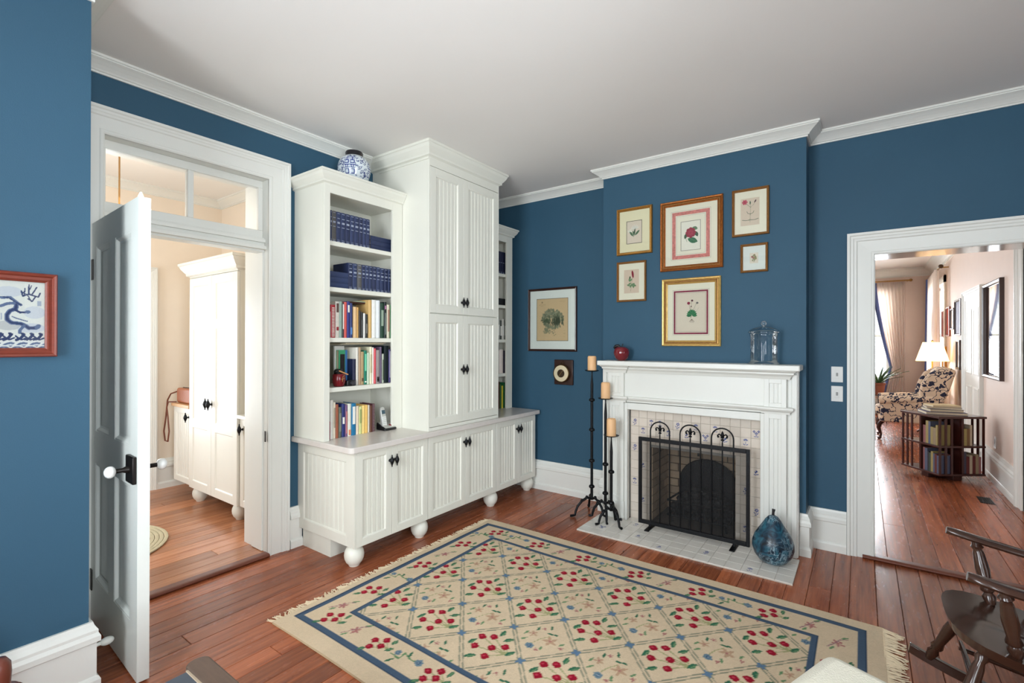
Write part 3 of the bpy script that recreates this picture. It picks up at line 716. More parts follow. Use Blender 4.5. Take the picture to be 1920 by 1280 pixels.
g.tube([(X-.001, by-.004, bz+.035), (X, by+.0, bz+.075), (X-.001, by+.012, bz+.082)], .0012, 5); g.tube([(X, by-.014, bz+.055), (X, by+.012, bz+.06)], .0012, 5)
part('gold_mark', g, GOLDB, t)
cy = float(onX(-3.06, 655, 715)[1])
t = thing('camera', 'small black camera in front of the green book', 'camera', (-3.05, cy, bz))
part('body', MB().box(-3.065, cy-.035, bz+.001, -3.035, cy+.035, bz+.042), mat('black_plastic', (20,20,22), .35), t, bevel=.006)
part('lens', MB().lathe([(.016, 0), (.016, .014), (.012, .015), (.01, .011)], n=18, M=Matrix.Translation((-3.035, cy+.008, bz+.022)) @ Matrix.Rotation(R(90), 4, 'Y')), mat('lens_grey', (90,90,96), .2, .6), t, smooth=40)

# cordless telephone
py, px_ = float(onZ(ZCT, 730, 806)[1]), float(onZ(ZCT, 730, 806)[0])-.04
t = thing('telephone', 'silver and black cordless telephone in its cradle beside the books', 'telephone', (px_, py, ZCT))
PSIL = mat('phone_silver', (186,186,180), .35, .3); PBLK = mat('phone_black', (18,18,20), .35)
part('cradle', MB().prism([(px_-.05, ZCT+.001), (px_+.055, ZCT+.001), (px_+.055, ZCT+.016), (px_-.05, ZCT+.058)], py-.055, py+.062, 'y'), PBLK, t, bevel=.006)
sl = math.atan2(.042, .105)
MC = Matrix.Translation((px_+.055, py, ZCT+.0165)) @ Matrix.Rotation(sl, 4, 'Y')
part('cradle_face', MB().box(-.108, -.045, 0, -.006, .056, .004, MC), PSIL, t, bevel=.004)
part('message_button', MB().lathe([(.012, 0), (.012, .003), (.009, .005)], n=16, M=MC @ Matrix.Translation((-.04, .032, .004)) @ Matrix.Scale(1.5, 4, (0, 1, 0))), mat('red_button', (120,22,28), .3), t, smooth=40)
MH = Matrix.Translation((px_+.012, py-.025, ZCT+.028)) @ Matrix.Rotation(R(-13), 4, 'Y')
hs = part('handset', MB().prism([(-.022, 0), (.022, 0), (.024, .06), (.022, .13), (.014, .152), (0, .157), (-.014, .152), (-.022, .13), (-.024, .06)], -.012, .012, 'x', MH), PSIL, t, bevel=.004)
part('screen', MB().box(.0118, -.015, .098, .0135, .015, .128, MH), mat('phone_screen', (40,70,84), .15), hs)
kp = MB()
for i in range(5):
    for j in range(3): kp.box(.0118, -.016+j*.0115, .012+i*.014, .014, -.007+j*.0115, .021+i*.014, MH)
part('keypad', kp, mat('phone_keys', (226,226,222), .4), hs)

# ================================================================ flat prints drawn into mesh colour
class Canvas:
    """a colour grid in metres; drawn by shapes, later carried by a mesh"""
    def __init__(s, w, h, res, bg):
        s.w, s.h = w, h; s.nx = max(2, int(round(w/res))+1); s.ny = max(2, int(round(h/res))+1)
        s.X = np.linspace(0, w, s.nx); s.Y = np.linspace(0, h, s.ny); s.a = np.empty((s.ny, s.nx, 3)); s.a[:] = lin(bg)
    def win(s, x0, x1, y0, y1):
        i0, i1 = np.searchsorted(s.X, (x0, x1)); j0, j1 = np.searchsorted(s.Y, (y0, y1))
        return slice(j0, j1), slice(i0, i1), s.X[i0:i1][None, :], s.Y[j0:j1][:, None]
    def put(s, J, I, m, col, al=1.0):
        if m.size and m.any():
            v = s.a[J, I]; v[m] = v[m]*(1-al)+np.array(lin(col))*al
    def rect(s, x0, x1, y0, y1, col, al=1):
        J, I, X, Y = s.win(x0, x1, y0, y1); s.put(J, I, np.ones((Y.shape[0], X.shape[1]), bool), col, al)
    def ell(s, cx, cy, rx, ry, col, rot=0, al=1, p=2):
        r = max(rx, ry)*1.5; J, I, X, Y = s.win(cx-r, cx+r, cy-r, cy+r); c, n = math.cos(rot), math.sin(rot)
        u = (X-cx)*c+(Y-cy)*n; v = -(X-cx)*n+(Y-cy)*c
        s.put(J, I, (np.abs(u)/rx)**p+(np.abs(v)/ry)**p <= 1, col, al)
    def line(s, p, q, w, col, al=1):
        x0, x1 = sorted((p[0], q[0])); y0, y1 = sorted((p[1], q[1])); J, I, X, Y = s.win(x0-w, x1+w, y0-w, y1+w)
        d = (q[0]-p[0], q[1]-p[1]); L2 = d[0]**2+d[1]**2+1e-12
        t = np.clip(((X-p[0])*d[0]+(Y-p[1])*d[1])/L2, 0, 1)
        s.put(J, I, (X-p[0]-t*d[0])**2+(Y-p[1]-t*d[1])**2 <= (w/2)**2, col, al)
    def curve(s, pts, w, col, al=1):
        for a, b in zip(pts, pts[1:]): s.line(a, b, w, col, al)
    def leaf(s, cx, cy, L, w, rot, col, al=1):
        r = L*.6+w; J, I, X, Y = s.win(cx-r, cx+r, cy-r, cy+r); c, n = math.cos(rot), math.sin(rot)
        u = ((X-cx)*c+(Y-cy)*n)/(L/2); v = (-(X-cx)*n+(Y-cy)*c)/(w/2)
        s.put(J, I, (np.abs(u) < 1) & (np.abs(v) < 1-u*u), col, al)
    def noise(s, amp, seed=0, k=1):
        r = np.random.RandomState(seed); g = r.uniform(1-amp, 1+amp, (s.ny//k+1, s.nx//k+1)); g = np.kron(g, np.ones((k, k)))[:s.ny, :s.nx]
        s.a *= g[:, :, None]
def print_obj(name, cv, mapf, m, parent=None, label=None, smooth=0):
    """mesh grid carrying the canvas colours; mapf takes arrays u,v in metres"""
    U, V = np.meshgrid(cv.X, cv.Y); x, y, z = mapf(U, V)
    x, y, z = [np.broadcast_to(np.asarray(q, float), U.shape) for q in (x, y, z)]
    co = np.stack([x, y, z], -1).reshape(-1, 3)
    if parent is not None: co = co-np.array(org(parent))
    nx, ny = cv.nx, cv.ny; i = np.arange((ny-1)*nx).reshape(ny-1, nx)[:, :-1].ravel()
    q = np.stack([i, i+1, i+nx+1, i+nx], -1).astype(np.int32)
    me = bpy.data.meshes.new(name); me.vertices.add(len(co)); me.vertices.foreach_set('co', co.ravel().astype(np.float32))
    me.loops.add(q.size); me.loops.foreach_set('vertex_index', q.ravel()); me.polygons.add(len(q))
    me.polygons.foreach_set('loop_start', np.arange(0, q.size, 4, dtype=np.int32))
    me.update(calc_edges=True)
    at = me.color_attributes.new('Col', 'FLOAT_COLOR', 'POINT'); c4 = np.ones((nx*ny, 4), np.float32); c4[:, :3] = np.clip(cv.a.reshape(-1, 3), 0, 1)
    at.data.foreach_set('color', c4.ravel())
    o = bpy.data.objects.new(name, me); COL.objects.link(o); me.materials.append(m)
    if smooth: me.shade_smooth()
    if parent is not None: o.parent = parent; ORG[o.name] = org(parent)
    if label: o['label'] = label
    return o

# ================================================================ FIREPLACE
MXC = -1.10
YT = 3.955                                      # tile face
t = thing('mantelpiece', 'white painted wooden mantelpiece with panelled pilasters and shelf', 'mantelpiece', (MXC, YCH, 0))
bb = MB()
for s in (-1, 1): bb.box(MXC+s*.525, 3.905, .0, MXC+s*.742, YCH, 1.3)
bb.box(MXC-.53, 3.93, .99, MXC+.53, YCH, 1.3); part('backboard', bb, WHITE, t, bevel=.002)
for s in (-1, 1):
    a, b = sorted((MXC+s*.532, MXC+s*.672)); pl = MB()
    for z0, z1 in ((.0, 1.0), (1.045, 1.25)):
        pl.box(a, 3.866, z0, a+.032, 3.905, z1); pl.box(b-.032, 3.866, z0, b, 3.905, z1); pl.box(a+.032, 3.866, z1-.035, b-.032, 3.905, z1); pl.box(a+.032, 3.866, z0, b-.032, 3.905, z0+(.2 if z0 == 0 else .03)); pl.box(a+.03, 3.878, z0, b-.03, 3.905, z1)
        for k in (1, 2): pl.box(a+.032+.076*k/3-.004, 3.872, z0+(.2 if z0 == 0 else .03), a+.032+.076*k/3+.004, 3.88, z1-.035)
    part('pilaster', pl, WHITE, t, bevel=.0015)
    part('pilaster_base', MB().box(a-.006, 3.858, 0, b+.006, 3.9, .16), WHITE, t, bevel=.003)
    w = MB().box(MXC+s*.7, 3.89, 0, MXC+s*.735, 3.91, 1.28); part('outer_fillet', w, WHITE, t, bevel=.003)
part('frieze_panel', MB().box(MXC-.532, 3.892, 1.04, MXC+.532, 3.94, 1.25), WHITE, t)
def around(z0, prof, name):
    """a horizontal moulding that breaks forward over the pilasters"""
    p = [(MXC-.69, 3.905), (MXC-.69, 3.866), (MXC-.518, 3.866), (MXC-.518, 3.892), (MXC+.518, 3.892), (MXC+.518, 3.866), (MXC+.69, 3.866), (MXC+.69, 3.905)]
    part(name, MB().sweep(p, [(d, z0+z) for d, z in prof], left=False), WHITE, t)
around(1.0, [(-.012, 0), (.004, .0), (.006, .012), (.014, .02), (.02, .024), (.026, .034), (.026, .044), (.018, .048), (-.012, .048)], 'middle_moulding')
around(1.245, [(-.012, 0), (.004, 0), (.008, .01), (.012, .02), (.022, .03), (.03, .036), (.03, .046), (.044, .056), (.044, .064), (-.012, .064)], 'bed_moulding')
part('inner_casing', MB().box(MXC-.532, 3.88, 0, MXC-.505, 3.93, .995).box(MXC+.505, 3.88, 0, MXC+.532, 3.93, .995).box(MXC-.505, 3.88, .938, MXC+.505, 3.93, .995), WHITE, t, bevel=.004)
part('shelf', MB().box(-1.832, 3.765, 1.308, -.338, YCH, 1.348), WHITE, t, bevel=.007, seg=3)

TILEM = mat('cream_glazed_tile', (222,210,196), .14, noise=.05, nscale=30, rnd=.07)
HTILE = mat('white_glazed_hearth_tile', (228,223,214), .16, noise=.05, nscale=30, rnd=.05)
GROUT = mat('pale_grout', (190,180,166), .8)
TBLUE = mat('delft_blue', (58,76,140), .35)
# painted flower motif as thin glaze shapes
def motif(kind, s):
    m = MB(); rnd = random.Random(kind)
    def blob(x, y, rx, ry, a):
        pts = [(x+rx*math.cos(q)*math.cos(a)-ry*math.sin(q)*math.sin(a), y+rx*math.cos(q)*math.sin(a)+ry*math.sin(q)*math.cos(a)) for q in [k*math.pi/4 for k in range(8)]]
        m.prism([(p*s, r*s) for p, r in pts], 0, .0005, 'z')
    if kind == 0:
        for k in range(6): a = k*math.pi/3+.3; blob(.05+.16*math.cos(a), .2+.16*math.sin(a), .11, .06, a)
        blob(-.02, -.2, .025, .3, -.2); blob(-.2, -.15, .14, .05, 2.4); blob(.16, -.22, .15, .05, .7); blob(-.05, -.42, .16, .04, .1)
    elif kind == 1:
        for k in range(5): a = k*.5+.57; blob(.22*math.cos(a), .12+.26*math.sin(a), .13, .05, a)
        blob(0, -.1, .03, .28, 0); blob(-.18, -.28, .14, .05, -.6); blob(.18, -.28, .14, .05, .6)
    elif kind == 2:
        for x, y in ((-.26, .25), (.26, .28), (0, .05)):
            for k in range(4): a = k*math.pi/2; blob(x+.1*math.cos(a), y+.1*math.sin(a), .08, .06, a)
        blob(-.13, -.05, .02, .3, .45); blob(.13, -.05, .02, .3, -.45); blob(0, -.25, .02, .22, 0); blob(-.15, -.38, .14, .05, -.2); blob(.15, -.38, .14, .05, .2)
    else:
        blob(0, .1, .2, .08, .6); blob(.05, .22, .16, .06, -.4); blob(-.12, .0, .03, .26, .5); blob(.14, -.2, .18, .05, .3); blob(-.16, -.25, .16, .05, -.5)
    return m
MOT = {}
def add_motif(tile, kind, s, M):
    key = (kind, round(s, 4))
    if key not in MOT:
        mb = motif(kind, s); MOT[key] = finish('flower_motif', mb.v, mb.f, TBLUE); o = MOT[key]
    else:
        o = MOT[key].copy(); COL.objects.link(o)
    o.parent = tile; o.matrix_local = M; return o
def tile_obj(parent, sx, sy, M, m, cache={}):
    key = (round(sx, 4), round(sy, 4), m.name)
    if key not in cache:
        c, g = .0015, .0008; a, b = sx/2-g, sy/2-g; mb = MB()
        vs = [(-a,-b,-.008),(a,-b,-.008),(a,b,-.008),(-a,b,-.008),(-a,-b,-c),(a,-b,-c),(a,b,-c),(-a,b,-c),(-a+c,-b+c,0),(a-c,-b+c,0),(a-c,b-c,0),(-a+c,b-c,0)]
        fs = [(0,3,2,1)]+[(i,(i+1)%4,4+(i+1)%4,4+i) for i in range(4)]+[(4+i,4+(i+1)%4,8+(i+1)%4,8+i) for i in range(4)]+[(8,9,10,11)]
        cache[key] = finish('tile', vs, fs, m, fixn=False); o = cache[key]
    else:
        o = cache[key].copy(); COL.objects.link(o)
    o.parent = parent; o.matrix_local = M
    return o
# surround tiles
ts = thing('tile_surround', 'cream tile surround of the fireplace painted with small blue flowers', 'tile surround', (0, YT, 0))
part('backing', wally(YT+.006, YCH, MXC-.51, MXC+.51, 0, .945, [(FB0, FB1, -.1, FBZ)]), GROUT, ts)
tw = 1.008/14; x0 = MXC-.504; ztop = .938; rows = 13; th = ztop/rows
MOTS = {(0, 1): 0, (2, 1): 1, (0, 4): 0, (0, 8): 1, (1, 6): 3, (1, 10): 3, (3, 1): 1, (5, 1): 0, (7, 1): 1, (1, 2): 1, (4, 2): 1, (8, 2): 2, (9, 1): 1, (13, 1): 2, (12, 2): 1, (13, 5): 3, (12, 7): 0, (13, 9): 0, (12, 11): 1, (10, 2): 3, (6, 2): 3}
for i in range(14):
    for j in range(rows):
        a, b = x0+i*tw, x0+(i+1)*tw; zt, zb = ztop-j*th, ztop-(j+1)*th
        if zt <= FBZ+.001:                          # beside the opening
            if a >= FB0-.001 and b <= FB1+.001: continue
            if a < FB0 < b: b = FB0
            if a < FB1 < b: a = FB1
        elif zb < FBZ and b > FB0 and a < FB1: zb = FBZ
        if b-a < .012 or zt-zb < .012: continue
        M = Matrix.Translation(((a+b)/2, 0, (zt+zb)/2)) @ Matrix.Rotation(R(90), 4, 'X') @ Matrix.Rotation(R(random.uniform(-.25, .25)), 4, 'X')
        ti = tile_obj(ts, b-a, zt-zb, M, TILEM)
        if (i, j) in MOTS: add_motif(ti, MOTS[(i, j)], .058, Matrix.Translation((0, 0, .0001)))
# hearth
HX0, HX1, HY0 = -1.848, -.346, 3.44
hz = .012
he = thing('hearth', 'white tiled hearth in front of the fireplace with a few blue flower tiles', 'hearth', ((HX0+HX1)/2, HY0, 0))
HYE = 3.856
part('bed', MB().box(HX0, HY0, .0005, HX1, HYE, hz-.004).box(MXC-.503, HYE, .0005, MXC+.503, 3.953, hz-.004), GROUT, he)
nx, ny = 15, 4; sx, sy = (HX1-HX0)/nx, (HYE-HY0)/ny; o0 = org(he)
HM = {(1, 1): 2, (4, 1): 3, (6, 0): 3, (9, 1): 0, (12, 0): 1, (3, 3): 1}
for i in range(nx):
    for j in range(ny):
        M = Matrix.Translation((HX0+(i+.5)*sx-o0[0], HY0+(j+.5)*sy-o0[1], hz-o0[2])) @ Matrix.Rotation(R(random.uniform(-.2, .2)), 4, 'Y')
        ti = tile_obj(he, sx, sy, M, HTILE)
        if (i, j) in HM: add_motif(ti, HM[(i, j)], .06, Matrix.Translation((0, 0, .0001)))
for i in range(10):
    tile_obj(he, .1004, .096, Matrix.Translation((MXC-.502+(i+.5)*.1004-o0[0], HYE+.0485-o0[1], hz-o0[2])), HTILE)
# firebox of brick
BRICK = mat('sooty_firebrick', (196,170,140), .85, noise=.3, nscale=12, bump=.3, bscale=60, rnd=.15)
SOOT = mat('soot_mortar', (96,86,76), .9)
fb = thing('firebox', 'sooty brick firebox inside the fireplace', 'firebox', ((FB0+FB1)/2, 4.0, 0))
FY = 4.40
part('lining', MB().box(FB0-.02, YCH-.02, 0, FB0-.004, FY+.02, FBZ).box(FB1+.004, YCH-.02, 0, FB1+.02, FY+.02, FBZ).box(FB0-.02, FY+.008, 0, FB1+.02, FY+.03, FBZ+.05).box(FB0-.02, YCH-.02, -.03, FB1+.02, FY+.02, .006).box(FB0-.02, YCH+.04, FBZ+.001, FB1+.02, FY+.02, FBZ+.02), SOOT, fb)
bh = .068
def brick(parent, sx, sy, sz, M, cache={}):
    key = (round(sx, 4), round(sy, 4), round(sz, 4))
    if key not in cache:
        mb = MB().box(-sx/2, -sy/2, -sz/2, sx/2, sy/2, sz/2); cache[key] = finish('brick', mb.v, mb.f, BRICK); o = cache[key]
    else: o = cache[key].copy(); COL.objects.link(o)
    o.parent = parent; o.matrix_local = M
o0 = org(fb)
for k in range(9):
    z = .012+k*bh+bh/2
    ed = [FB0]+[FB0+((.1 if k % 2 else .2)+.205*i) for i in range(4)]; ed = [e for e in ed if e < FB1-.03]+[FB1]
    for a, b in zip(ed, ed[1:]): brick(fb, b-a-.008, .03, bh-.008, Matrix.Translation(((a+b)/2-o0[0], FY+random.uniform(-.002, .002)-o0[1], z-o0[2])))
    for xs in (FB0-.006, FB1+.006):
        ed = [YCH-.01]+[YCH-.01+((.1 if k % 2 else .2)+.205*i) for i in range(3)]; ed = [e for e in ed if e < FY-.04]+[FY-.012]
        for a, b in zip(ed, ed[1:]): brick(fb, .024, b-a-.008, bh-.008, Matrix.Translation((xs-o0[0], (a+b)/2-o0[1], z-o0[2])))
part('lintel', MB().box(FB0, YT+.01, FBZ-.022, FB1, YT+.045, FBZ-.001), mat('steel_lintel', (150,146,138), .5, .3), fb)
part('damper_handle', MB().box(MXC+.03, 4.02, FBZ-.06, MXC+.045, 4.03, FBZ+.0), BLACK, fb)
# arched fireback and basket of coals
CAST = mat('cast_iron', (20,20,21), .7, .3, noise=.3, nscale=30, bump=.4, bscale=50)
arch = [(-.24, 0), (.24, 0)]+[(.24*math.cos(a), .27+.22*math.sin(a)) for a in [k*math.pi/14 for k in range(15)]]
fx = MXC+.03
solo('fireback', MB().prism([(fx+x, .012+z) for x, z in arch], 4.33, 4.36, 'y'), CAST, 'arched black cast iron fireback at the rear of the firebox', 'fireback', bevel=.008)
t = thing('fire_basket', 'black iron fire basket heaped with dark coals behind the screen', 'fire basket', (fx, 4.16, .01))
g = MB()
for i in range(9): g.tube([(fx-.22+i*.055, 4.03, .07), (fx-.22+i*.055, 4.02, .2)], .007, 6)
for z in (.075, .195): g.tube([(fx-.24, 4.025, z), (fx+.24, 4.025, z)], .008, 6); g.tube([(fx-.24, 4.025, z), (fx-.22, 4.28, z)], .008, 6); g.tube([(fx+.24, 4.025, z), (fx+.22, 4.28, z)], .008, 6)
for i in range(7): g.tube([(fx-.2+i*.066, 4.025, .075), (fx-.2+i*.066, 4.28, .075)], .006, 6)
part('grate', g, CAST, t, smooth=60)
for sx_ in (-.21, .21):
    for y in (4.05, 4.26): part('leg', MB().tube([(fx+sx_, y, .01), (fx+sx_, y, .08)], .01, 8), CAST, t, smooth=60)
COAL = mat('coal', (24,23,23), .8, noise=.4, nscale=50, bump=.6, bscale=30)
rnd = random.Random(3); c = MB()
for i in range(150):
    x = rnd.uniform(-.21, .21); y = rnd.uniform(4.05, 4.27); z = rnd.uniform(.09, .12+.17*(1-(x/.24)**2))
    c.ball((fx+x, y, z), rnd.uniform(.022, .036), 6, 4, (rnd.uniform(.8, 1.3), rnd.uniform(.8, 1.2), rnd.uniform(.7, 1.1)), None)
part('coals', c, COAL, t, kind='stuff')
# fire screen
SY = 3.80
sx0, sx1, sz0, sz1 = -1.472, -.648, .042, .738
t = thing('fire_screen', 'black iron fire screen with three arches and fleur-de-lis finials', 'fire screen', ((sx0+sx1)/2, SY, hz))
f = MB(); q = .011
f.box(sx0, SY-q, sz0, sx0+.024, SY+q, sz1).box(sx1-.024, SY-q, sz0, sx1, SY+q, sz1).box(sx0+.024, SY-q, sz1-.03, sx1-.024, SY+q, sz1).box(sx0+.024, SY-q, sz0, sx1-.024, SY+q, sz0+.03)
part('frame', f, BLACK, t, bevel=.002)
for x in (-1.378, -.752): part('foot', MB().box(x-.018, SY-.085, hz, x+.018, SY+.085, hz+.009).box(x-.009, SY-.009, hz+.009, x+.009, SY+.009, sz0), BLACK, t, bevel=.002)
def fleur(parent, x, z):
    m = MB(); m.tube([(x, SY-.004, z-.05), (x, SY-.004, z+.02)], .004, 6)
    m.lathe([(.001, 0), (.009, .012), (.011, .025), (.006, .04), (.001, .048)], (x, SY-.004, z), 8)
    for s in (-1, 1):
        m.tube([(x+s*.003, SY-.004, z-.004), (x+s*.012, SY-.004, z+.018), (x+s*.024, SY-.004, z+.024), (x+s*.033, SY-.004, z+.014), (x+s*.031, SY-.004, z+.004)], [.003, .005, .0055, .006, .0065], 6); m.ball((x+s*.03, SY-.004, z+.004), .008, 8, 6)
    for dz in (-.008, -.026): m.lathe([(.004, 0), (.013, .004), (.011, .012), (.004, .016)], (x, SY-.004, z+dz), 8)
    m.tube([(x-.012, SY-.004, z+.0), (x+.012, SY-.004, z+.0)], .003, 6)
    part('fleur_de_lis', m, BLACK, parent, smooth=60)
for cxs in (-1.297, -1.063, -.832):
    h = .0765; pts = [(cxs-h, SY-.006, sz0+.01), (cxs-h, SY-.006, .79)]+[(cxs-h*math.cos(a), SY-.006, .795+h*math.sin(a)) for a in [k*math.pi/14 for k in range(15)]]+[(cxs+h, SY-.006, .79), (cxs+h, SY-.006, sz0+.01)]
    part('arched_bar', MB().tube(pts, .0055, 8), BLACK, t, smooth=60)
    part('bar', MB().tube([(cxs, SY-.006, sz0+.01), (cxs, SY-.006, sz1+.03)], .005, 8), BLACK, t, smooth=60)
    fleur(t, cxs, sz1+.065)
def mesh_mat():
    m = bpy.data.materials.new('wire_mesh'); m.use_nodes = True; N = m.node_tree.nodes; L = m.node_tree.links
    b = N['Principled BSDF']; b.inputs['Base Color'].default_value = (.012, .012, .013, 1); b.inputs['Roughness'].default_value = .6
    tr = N.new('ShaderNodeBsdfTransparent'); mx = N.new('ShaderNodeMixShader'); mx.inputs[0].default_value = .25
    L.new(tr.outputs[0], mx.inputs[1]); L.new(b.outputs[0], mx.inputs[2]); L.new(mx.outputs[0], N['Material Output'].inputs[0]); return m
WIRE = mesh_mat()
part('wire_mesh', MB().box(sx0+.02, SY+.004, sz0+.02, sx1-.02, SY+.0045, sz1-.02), WIRE, t)

# candle stands
def candle_stand(x, y, zpan, zj, ztop, legs, collars, label, clabel, base_z, lean=0):
    t = thing('candle_stand', label, 'candle stand', (x, y, base_z))
    p = MB(); p.tube([(x, y, zj-.01), (x, y, zj+.1), (x, y, zpan-.16), (x, y, zpan-.12), (x, y, zpan-.02), (x, y, zpan)], [.013, .012, .012, .0125, .005, .006], 10)
    part('post', p, BLACK, t, smooth=50)
    for cz in collars: part('collar', MB().lathe([(.012, -.016), (.024, -.008), (.026, 0), (.022, .01), (.012, .016)], (x, y, cz), 14), BLACK, t, smooth=50)
    part('pan', MB().lathe([(.001, 0), (.04, .002), (.058, .008), (.064, .013), (.062, .014), (.04, .006), (.001, .004)], (x, y, zpan), 24), BLACK, t, smooth=60)
    for a, rl, *dz in legs:
        c, s = math.cos(R(a)), math.sin(R(a)); zz = zj-base_z; dz = dz[0] if dz else 0
        pts = [(0, zz), (rl*.25, zz+.012), (rl*.5, zz-.012), (rl*.72, zz*.62), (rl*.82, zz*.3), (rl*.85, .013+dz), (rl*.93, .0115+dz), (rl*1.08, .0115+dz)]
        m = MB().tube([(x+c*r_, y+s*r_, base_z+z_) for r_, z_ in pts], [.012, .011, .011, .0105, .01, .009, .01, .011], 8)
        for r_, z_ in pts[1:3]: m.ball((x+c*r_, y+s*r_, base_z+z_+.005), .014, 8, 6)
        part('leg', m, BLACK, t, smooth=60)
    k = solo('candle', MB().lathe([(.038, 0), (.0385, .004), (.038, ztop-zpan-.012), (.035, ztop-zpan-.008), (.033, ztop-zpan-.002), (.028, ztop-zpan-.004), (.022, ztop-zpan-.014), (.001, ztop-zpan-.016)], (x, y, zpan+.0075), 24), WAX, clabel, 'candle', smooth=50)
    part('wick', MB().tube([(x, y, ztop-.012), (x+.001, y, ztop+.002)], .0015, 5), mat('wick', (40,32,28), .8), k)
    return t
candle_stand(-1.912, 3.835, 1.247, .14, 1.378, ((235, .19), (125, .19), (348, .15, hz)), (1.0, .74, .47, .245), 'tallest of three black iron candle stands, on the floorboards', 'cream candle on the tallest iron stand', .001)
candle_stand(-1.762, 3.79, 1.018, .14, 1.158, ((300, .14), (200, .13), (10, .13)), (.47, .225), 'middle-height black iron candle stand of three by the mantelpiece', 'orange-tinged candle on the middle-height iron stand', hz)
candle_stand(-1.668, 3.70, .727, .13, .872, ((230, .13), (330, .13), (90, .09)), (.44, .185), 'shortest of three black iron candle stands, on the hearth', 'cream candle on the shortest iron stand', hz)

# pear, apple, jar
def pear_mat():
    m = bpy.data.materials.new('marbled_blue_glaze'); m.use_nodes = True; N = m.node_tree.nodes; L = m.node_tree.links; b = N['Principled BSDF']
    tc = N.new('ShaderNodeTexCoord'); n1 = N.new('ShaderNodeTexNoise'); n1.inputs['Scale'].default_value = 15; n1.inputs['Detail'].default_value = 7; n1.inputs['Distortion'].default_value = 1.6
    v = N.new('ShaderNodeTexVoronoi'); v.feature = 'DISTANCE_TO_EDGE'; v.inputs['Scale'].default_value = 22
    L.new(tc.outputs['Object'], n1.inputs['Vector']); vm = N.new('ShaderNodeMix'); vm.data_type = 'RGBA'; vm.inputs[0].default_value = .12
    L.new(tc.outputs['Object'], vm.inputs[6]); L.new(n1.outputs['Color'], vm.inputs[7]); L.new(vm.outputs[2], v.inputs['Vector'])
    cr = N.new('ShaderNodeValToRGB'); e = cr.color_ramp.elements; e[0].position = .32; e[0].color = (*lin((14,24,34)), 1); e[1].position = .66; e[1].color = (*lin((44,98,116)), 1)
    e2 = e.new(.5); e2.color = (*lin((20,52,72)), 1); L.new(n1.outputs['Fac'], cr.inputs[0])
    c2 = N.new('ShaderNodeValToRGB'); c2.color_ramp.elements[0].position = .0; c2.color_ramp.elements[0].color = (1, 1, 1, 1); c2.color_ramp.elements[1].position = .1; c2.color_ramp.elements[1].color = (0, 0, 0, 1); L.new(v.outputs['Distance'], c2.inputs[0])
    n3 = N.new('ShaderNodeTexNoise'); n3.inputs['Scale'].default_value = 6; L.new(tc.outputs['Object'], n3.inputs['Vector'])
    c3 = N.new('ShaderNodeValToRGB'); c3.color_ramp.elements[0].position = .42; c3.color_ramp.elements[1].position = .56; L.new(n3.outputs['Fac'], c3.inputs[0])
    mm = N.new('ShaderNodeMath'); mm.operation = 'MULTIPLY'; L.new(c2.outputs[0], mm.inputs[0]); L.new(c3.outputs[0], mm.inputs[1])
    mx = N.new('ShaderNodeMix'); mx.data_type = 'RGBA'; L.new(mm.outputs[0], mx.inputs[0]); L.new(cr.outputs[0], mx.inputs[6]); mx.inputs[7].default_value = (*lin((150,176,186)), 1)
    L.new(mx.outputs[2], b.inputs['Base Color']); b.inputs['Roughness'].default_value = .3; return m
PX, PY = -.488, 3.70
t = thing('ceramic_pear', 'large ceramic pear with marbled blue glaze at the end of hearth', 'ornament', (PX, PY, hz))
part('body', MB().lathe([(.001, 0), (.05, .0), (.085, .02), (.115, .06), (.128, .105), (.127, .14), (.112, .185), (.088, .225), (.065, .26), (.048, .29), (.03, .312), (.012, .322), (.001, .323)], (PX, PY, hz), 40), pear_mat(), t, smooth=180)
part('stem', MB().tube([(PX, PY, hz+.315), (PX+.001, PY, hz+.34), (PX+.004, PY, hz+.362)], [.009, .008, .011], 8), mat('dark_stem', (34,34,38), .5), t, smooth=60)
AX, AY, AZ = -1.655, 3.875, 1.348
t = thing('apple_ornament', 'glossy dark red apple ornament on the mantel shelf', 'ornament', (AX, AY, AZ))
APPLE = mat('dark_red_lacquer', (112,18,30), .12, noise=.2, nscale=20, coat=.6)
part('body', MB().lathe([(.001, .006), (.02, .0), (.034, .002), (.052, .022), (.064, .05), (.067, .072), (.06, .098), (.045, .113), (.028, .118), (.012, .112), (.001, .104)], (AX, AY, AZ), 32), APPLE, t, smooth=180)
part('stem', MB().tube([(AX, AY, AZ+.105), (AX+.004, AY, AZ+.125), (AX+.012, AY, AZ+.143)], [.004, .0025, .0035], 6), mat('dark_twig', (30,24,20), .6), t)
lf = MB(); lf.tube([(AX-.002, AY, AZ+.108), (AX-.025, AY-.005, AZ+.127), (AX-.048, AY-.01, AZ+.125), (AX-.062, AY-.012, AZ+.108), (AX-.06, AY-.012, AZ+.1)], [.003, .012, .013, .009, .002], 8)
part('leaf', lf, mat('dark_leaf', (22,22,24), .4), t, smooth=60)
JX, JY, JZ = -.572, 3.878, 1.348
t = thing('glass_jar', 'clear ribbed glass jar with domed lid on the mantel shelf', 'jar', (JX, JY, JZ))
n = 48; prof = [(.1, .0005), (.1, .01), (.09, .016), (.086, .03), (.086, .195), (.09, .205), (.091, .222), (.086, .224)]
vs = []; fs = []; inner = [(.082, .222), (.082, .03), (.076, .02), (.001, .018)]
pp = prof[:-1]+[(.088, .226)]
for k, (r_, z_) in enumerate(pp):
    for i in range(n):
        a = 2*math.pi*i/n; rr = r_*(1+(.022*math.cos(a*12) if 3 <= k <= 4 else 0)); vs.append((JX+rr*math.cos(a), JY+rr*math.sin(a), JZ+z_))
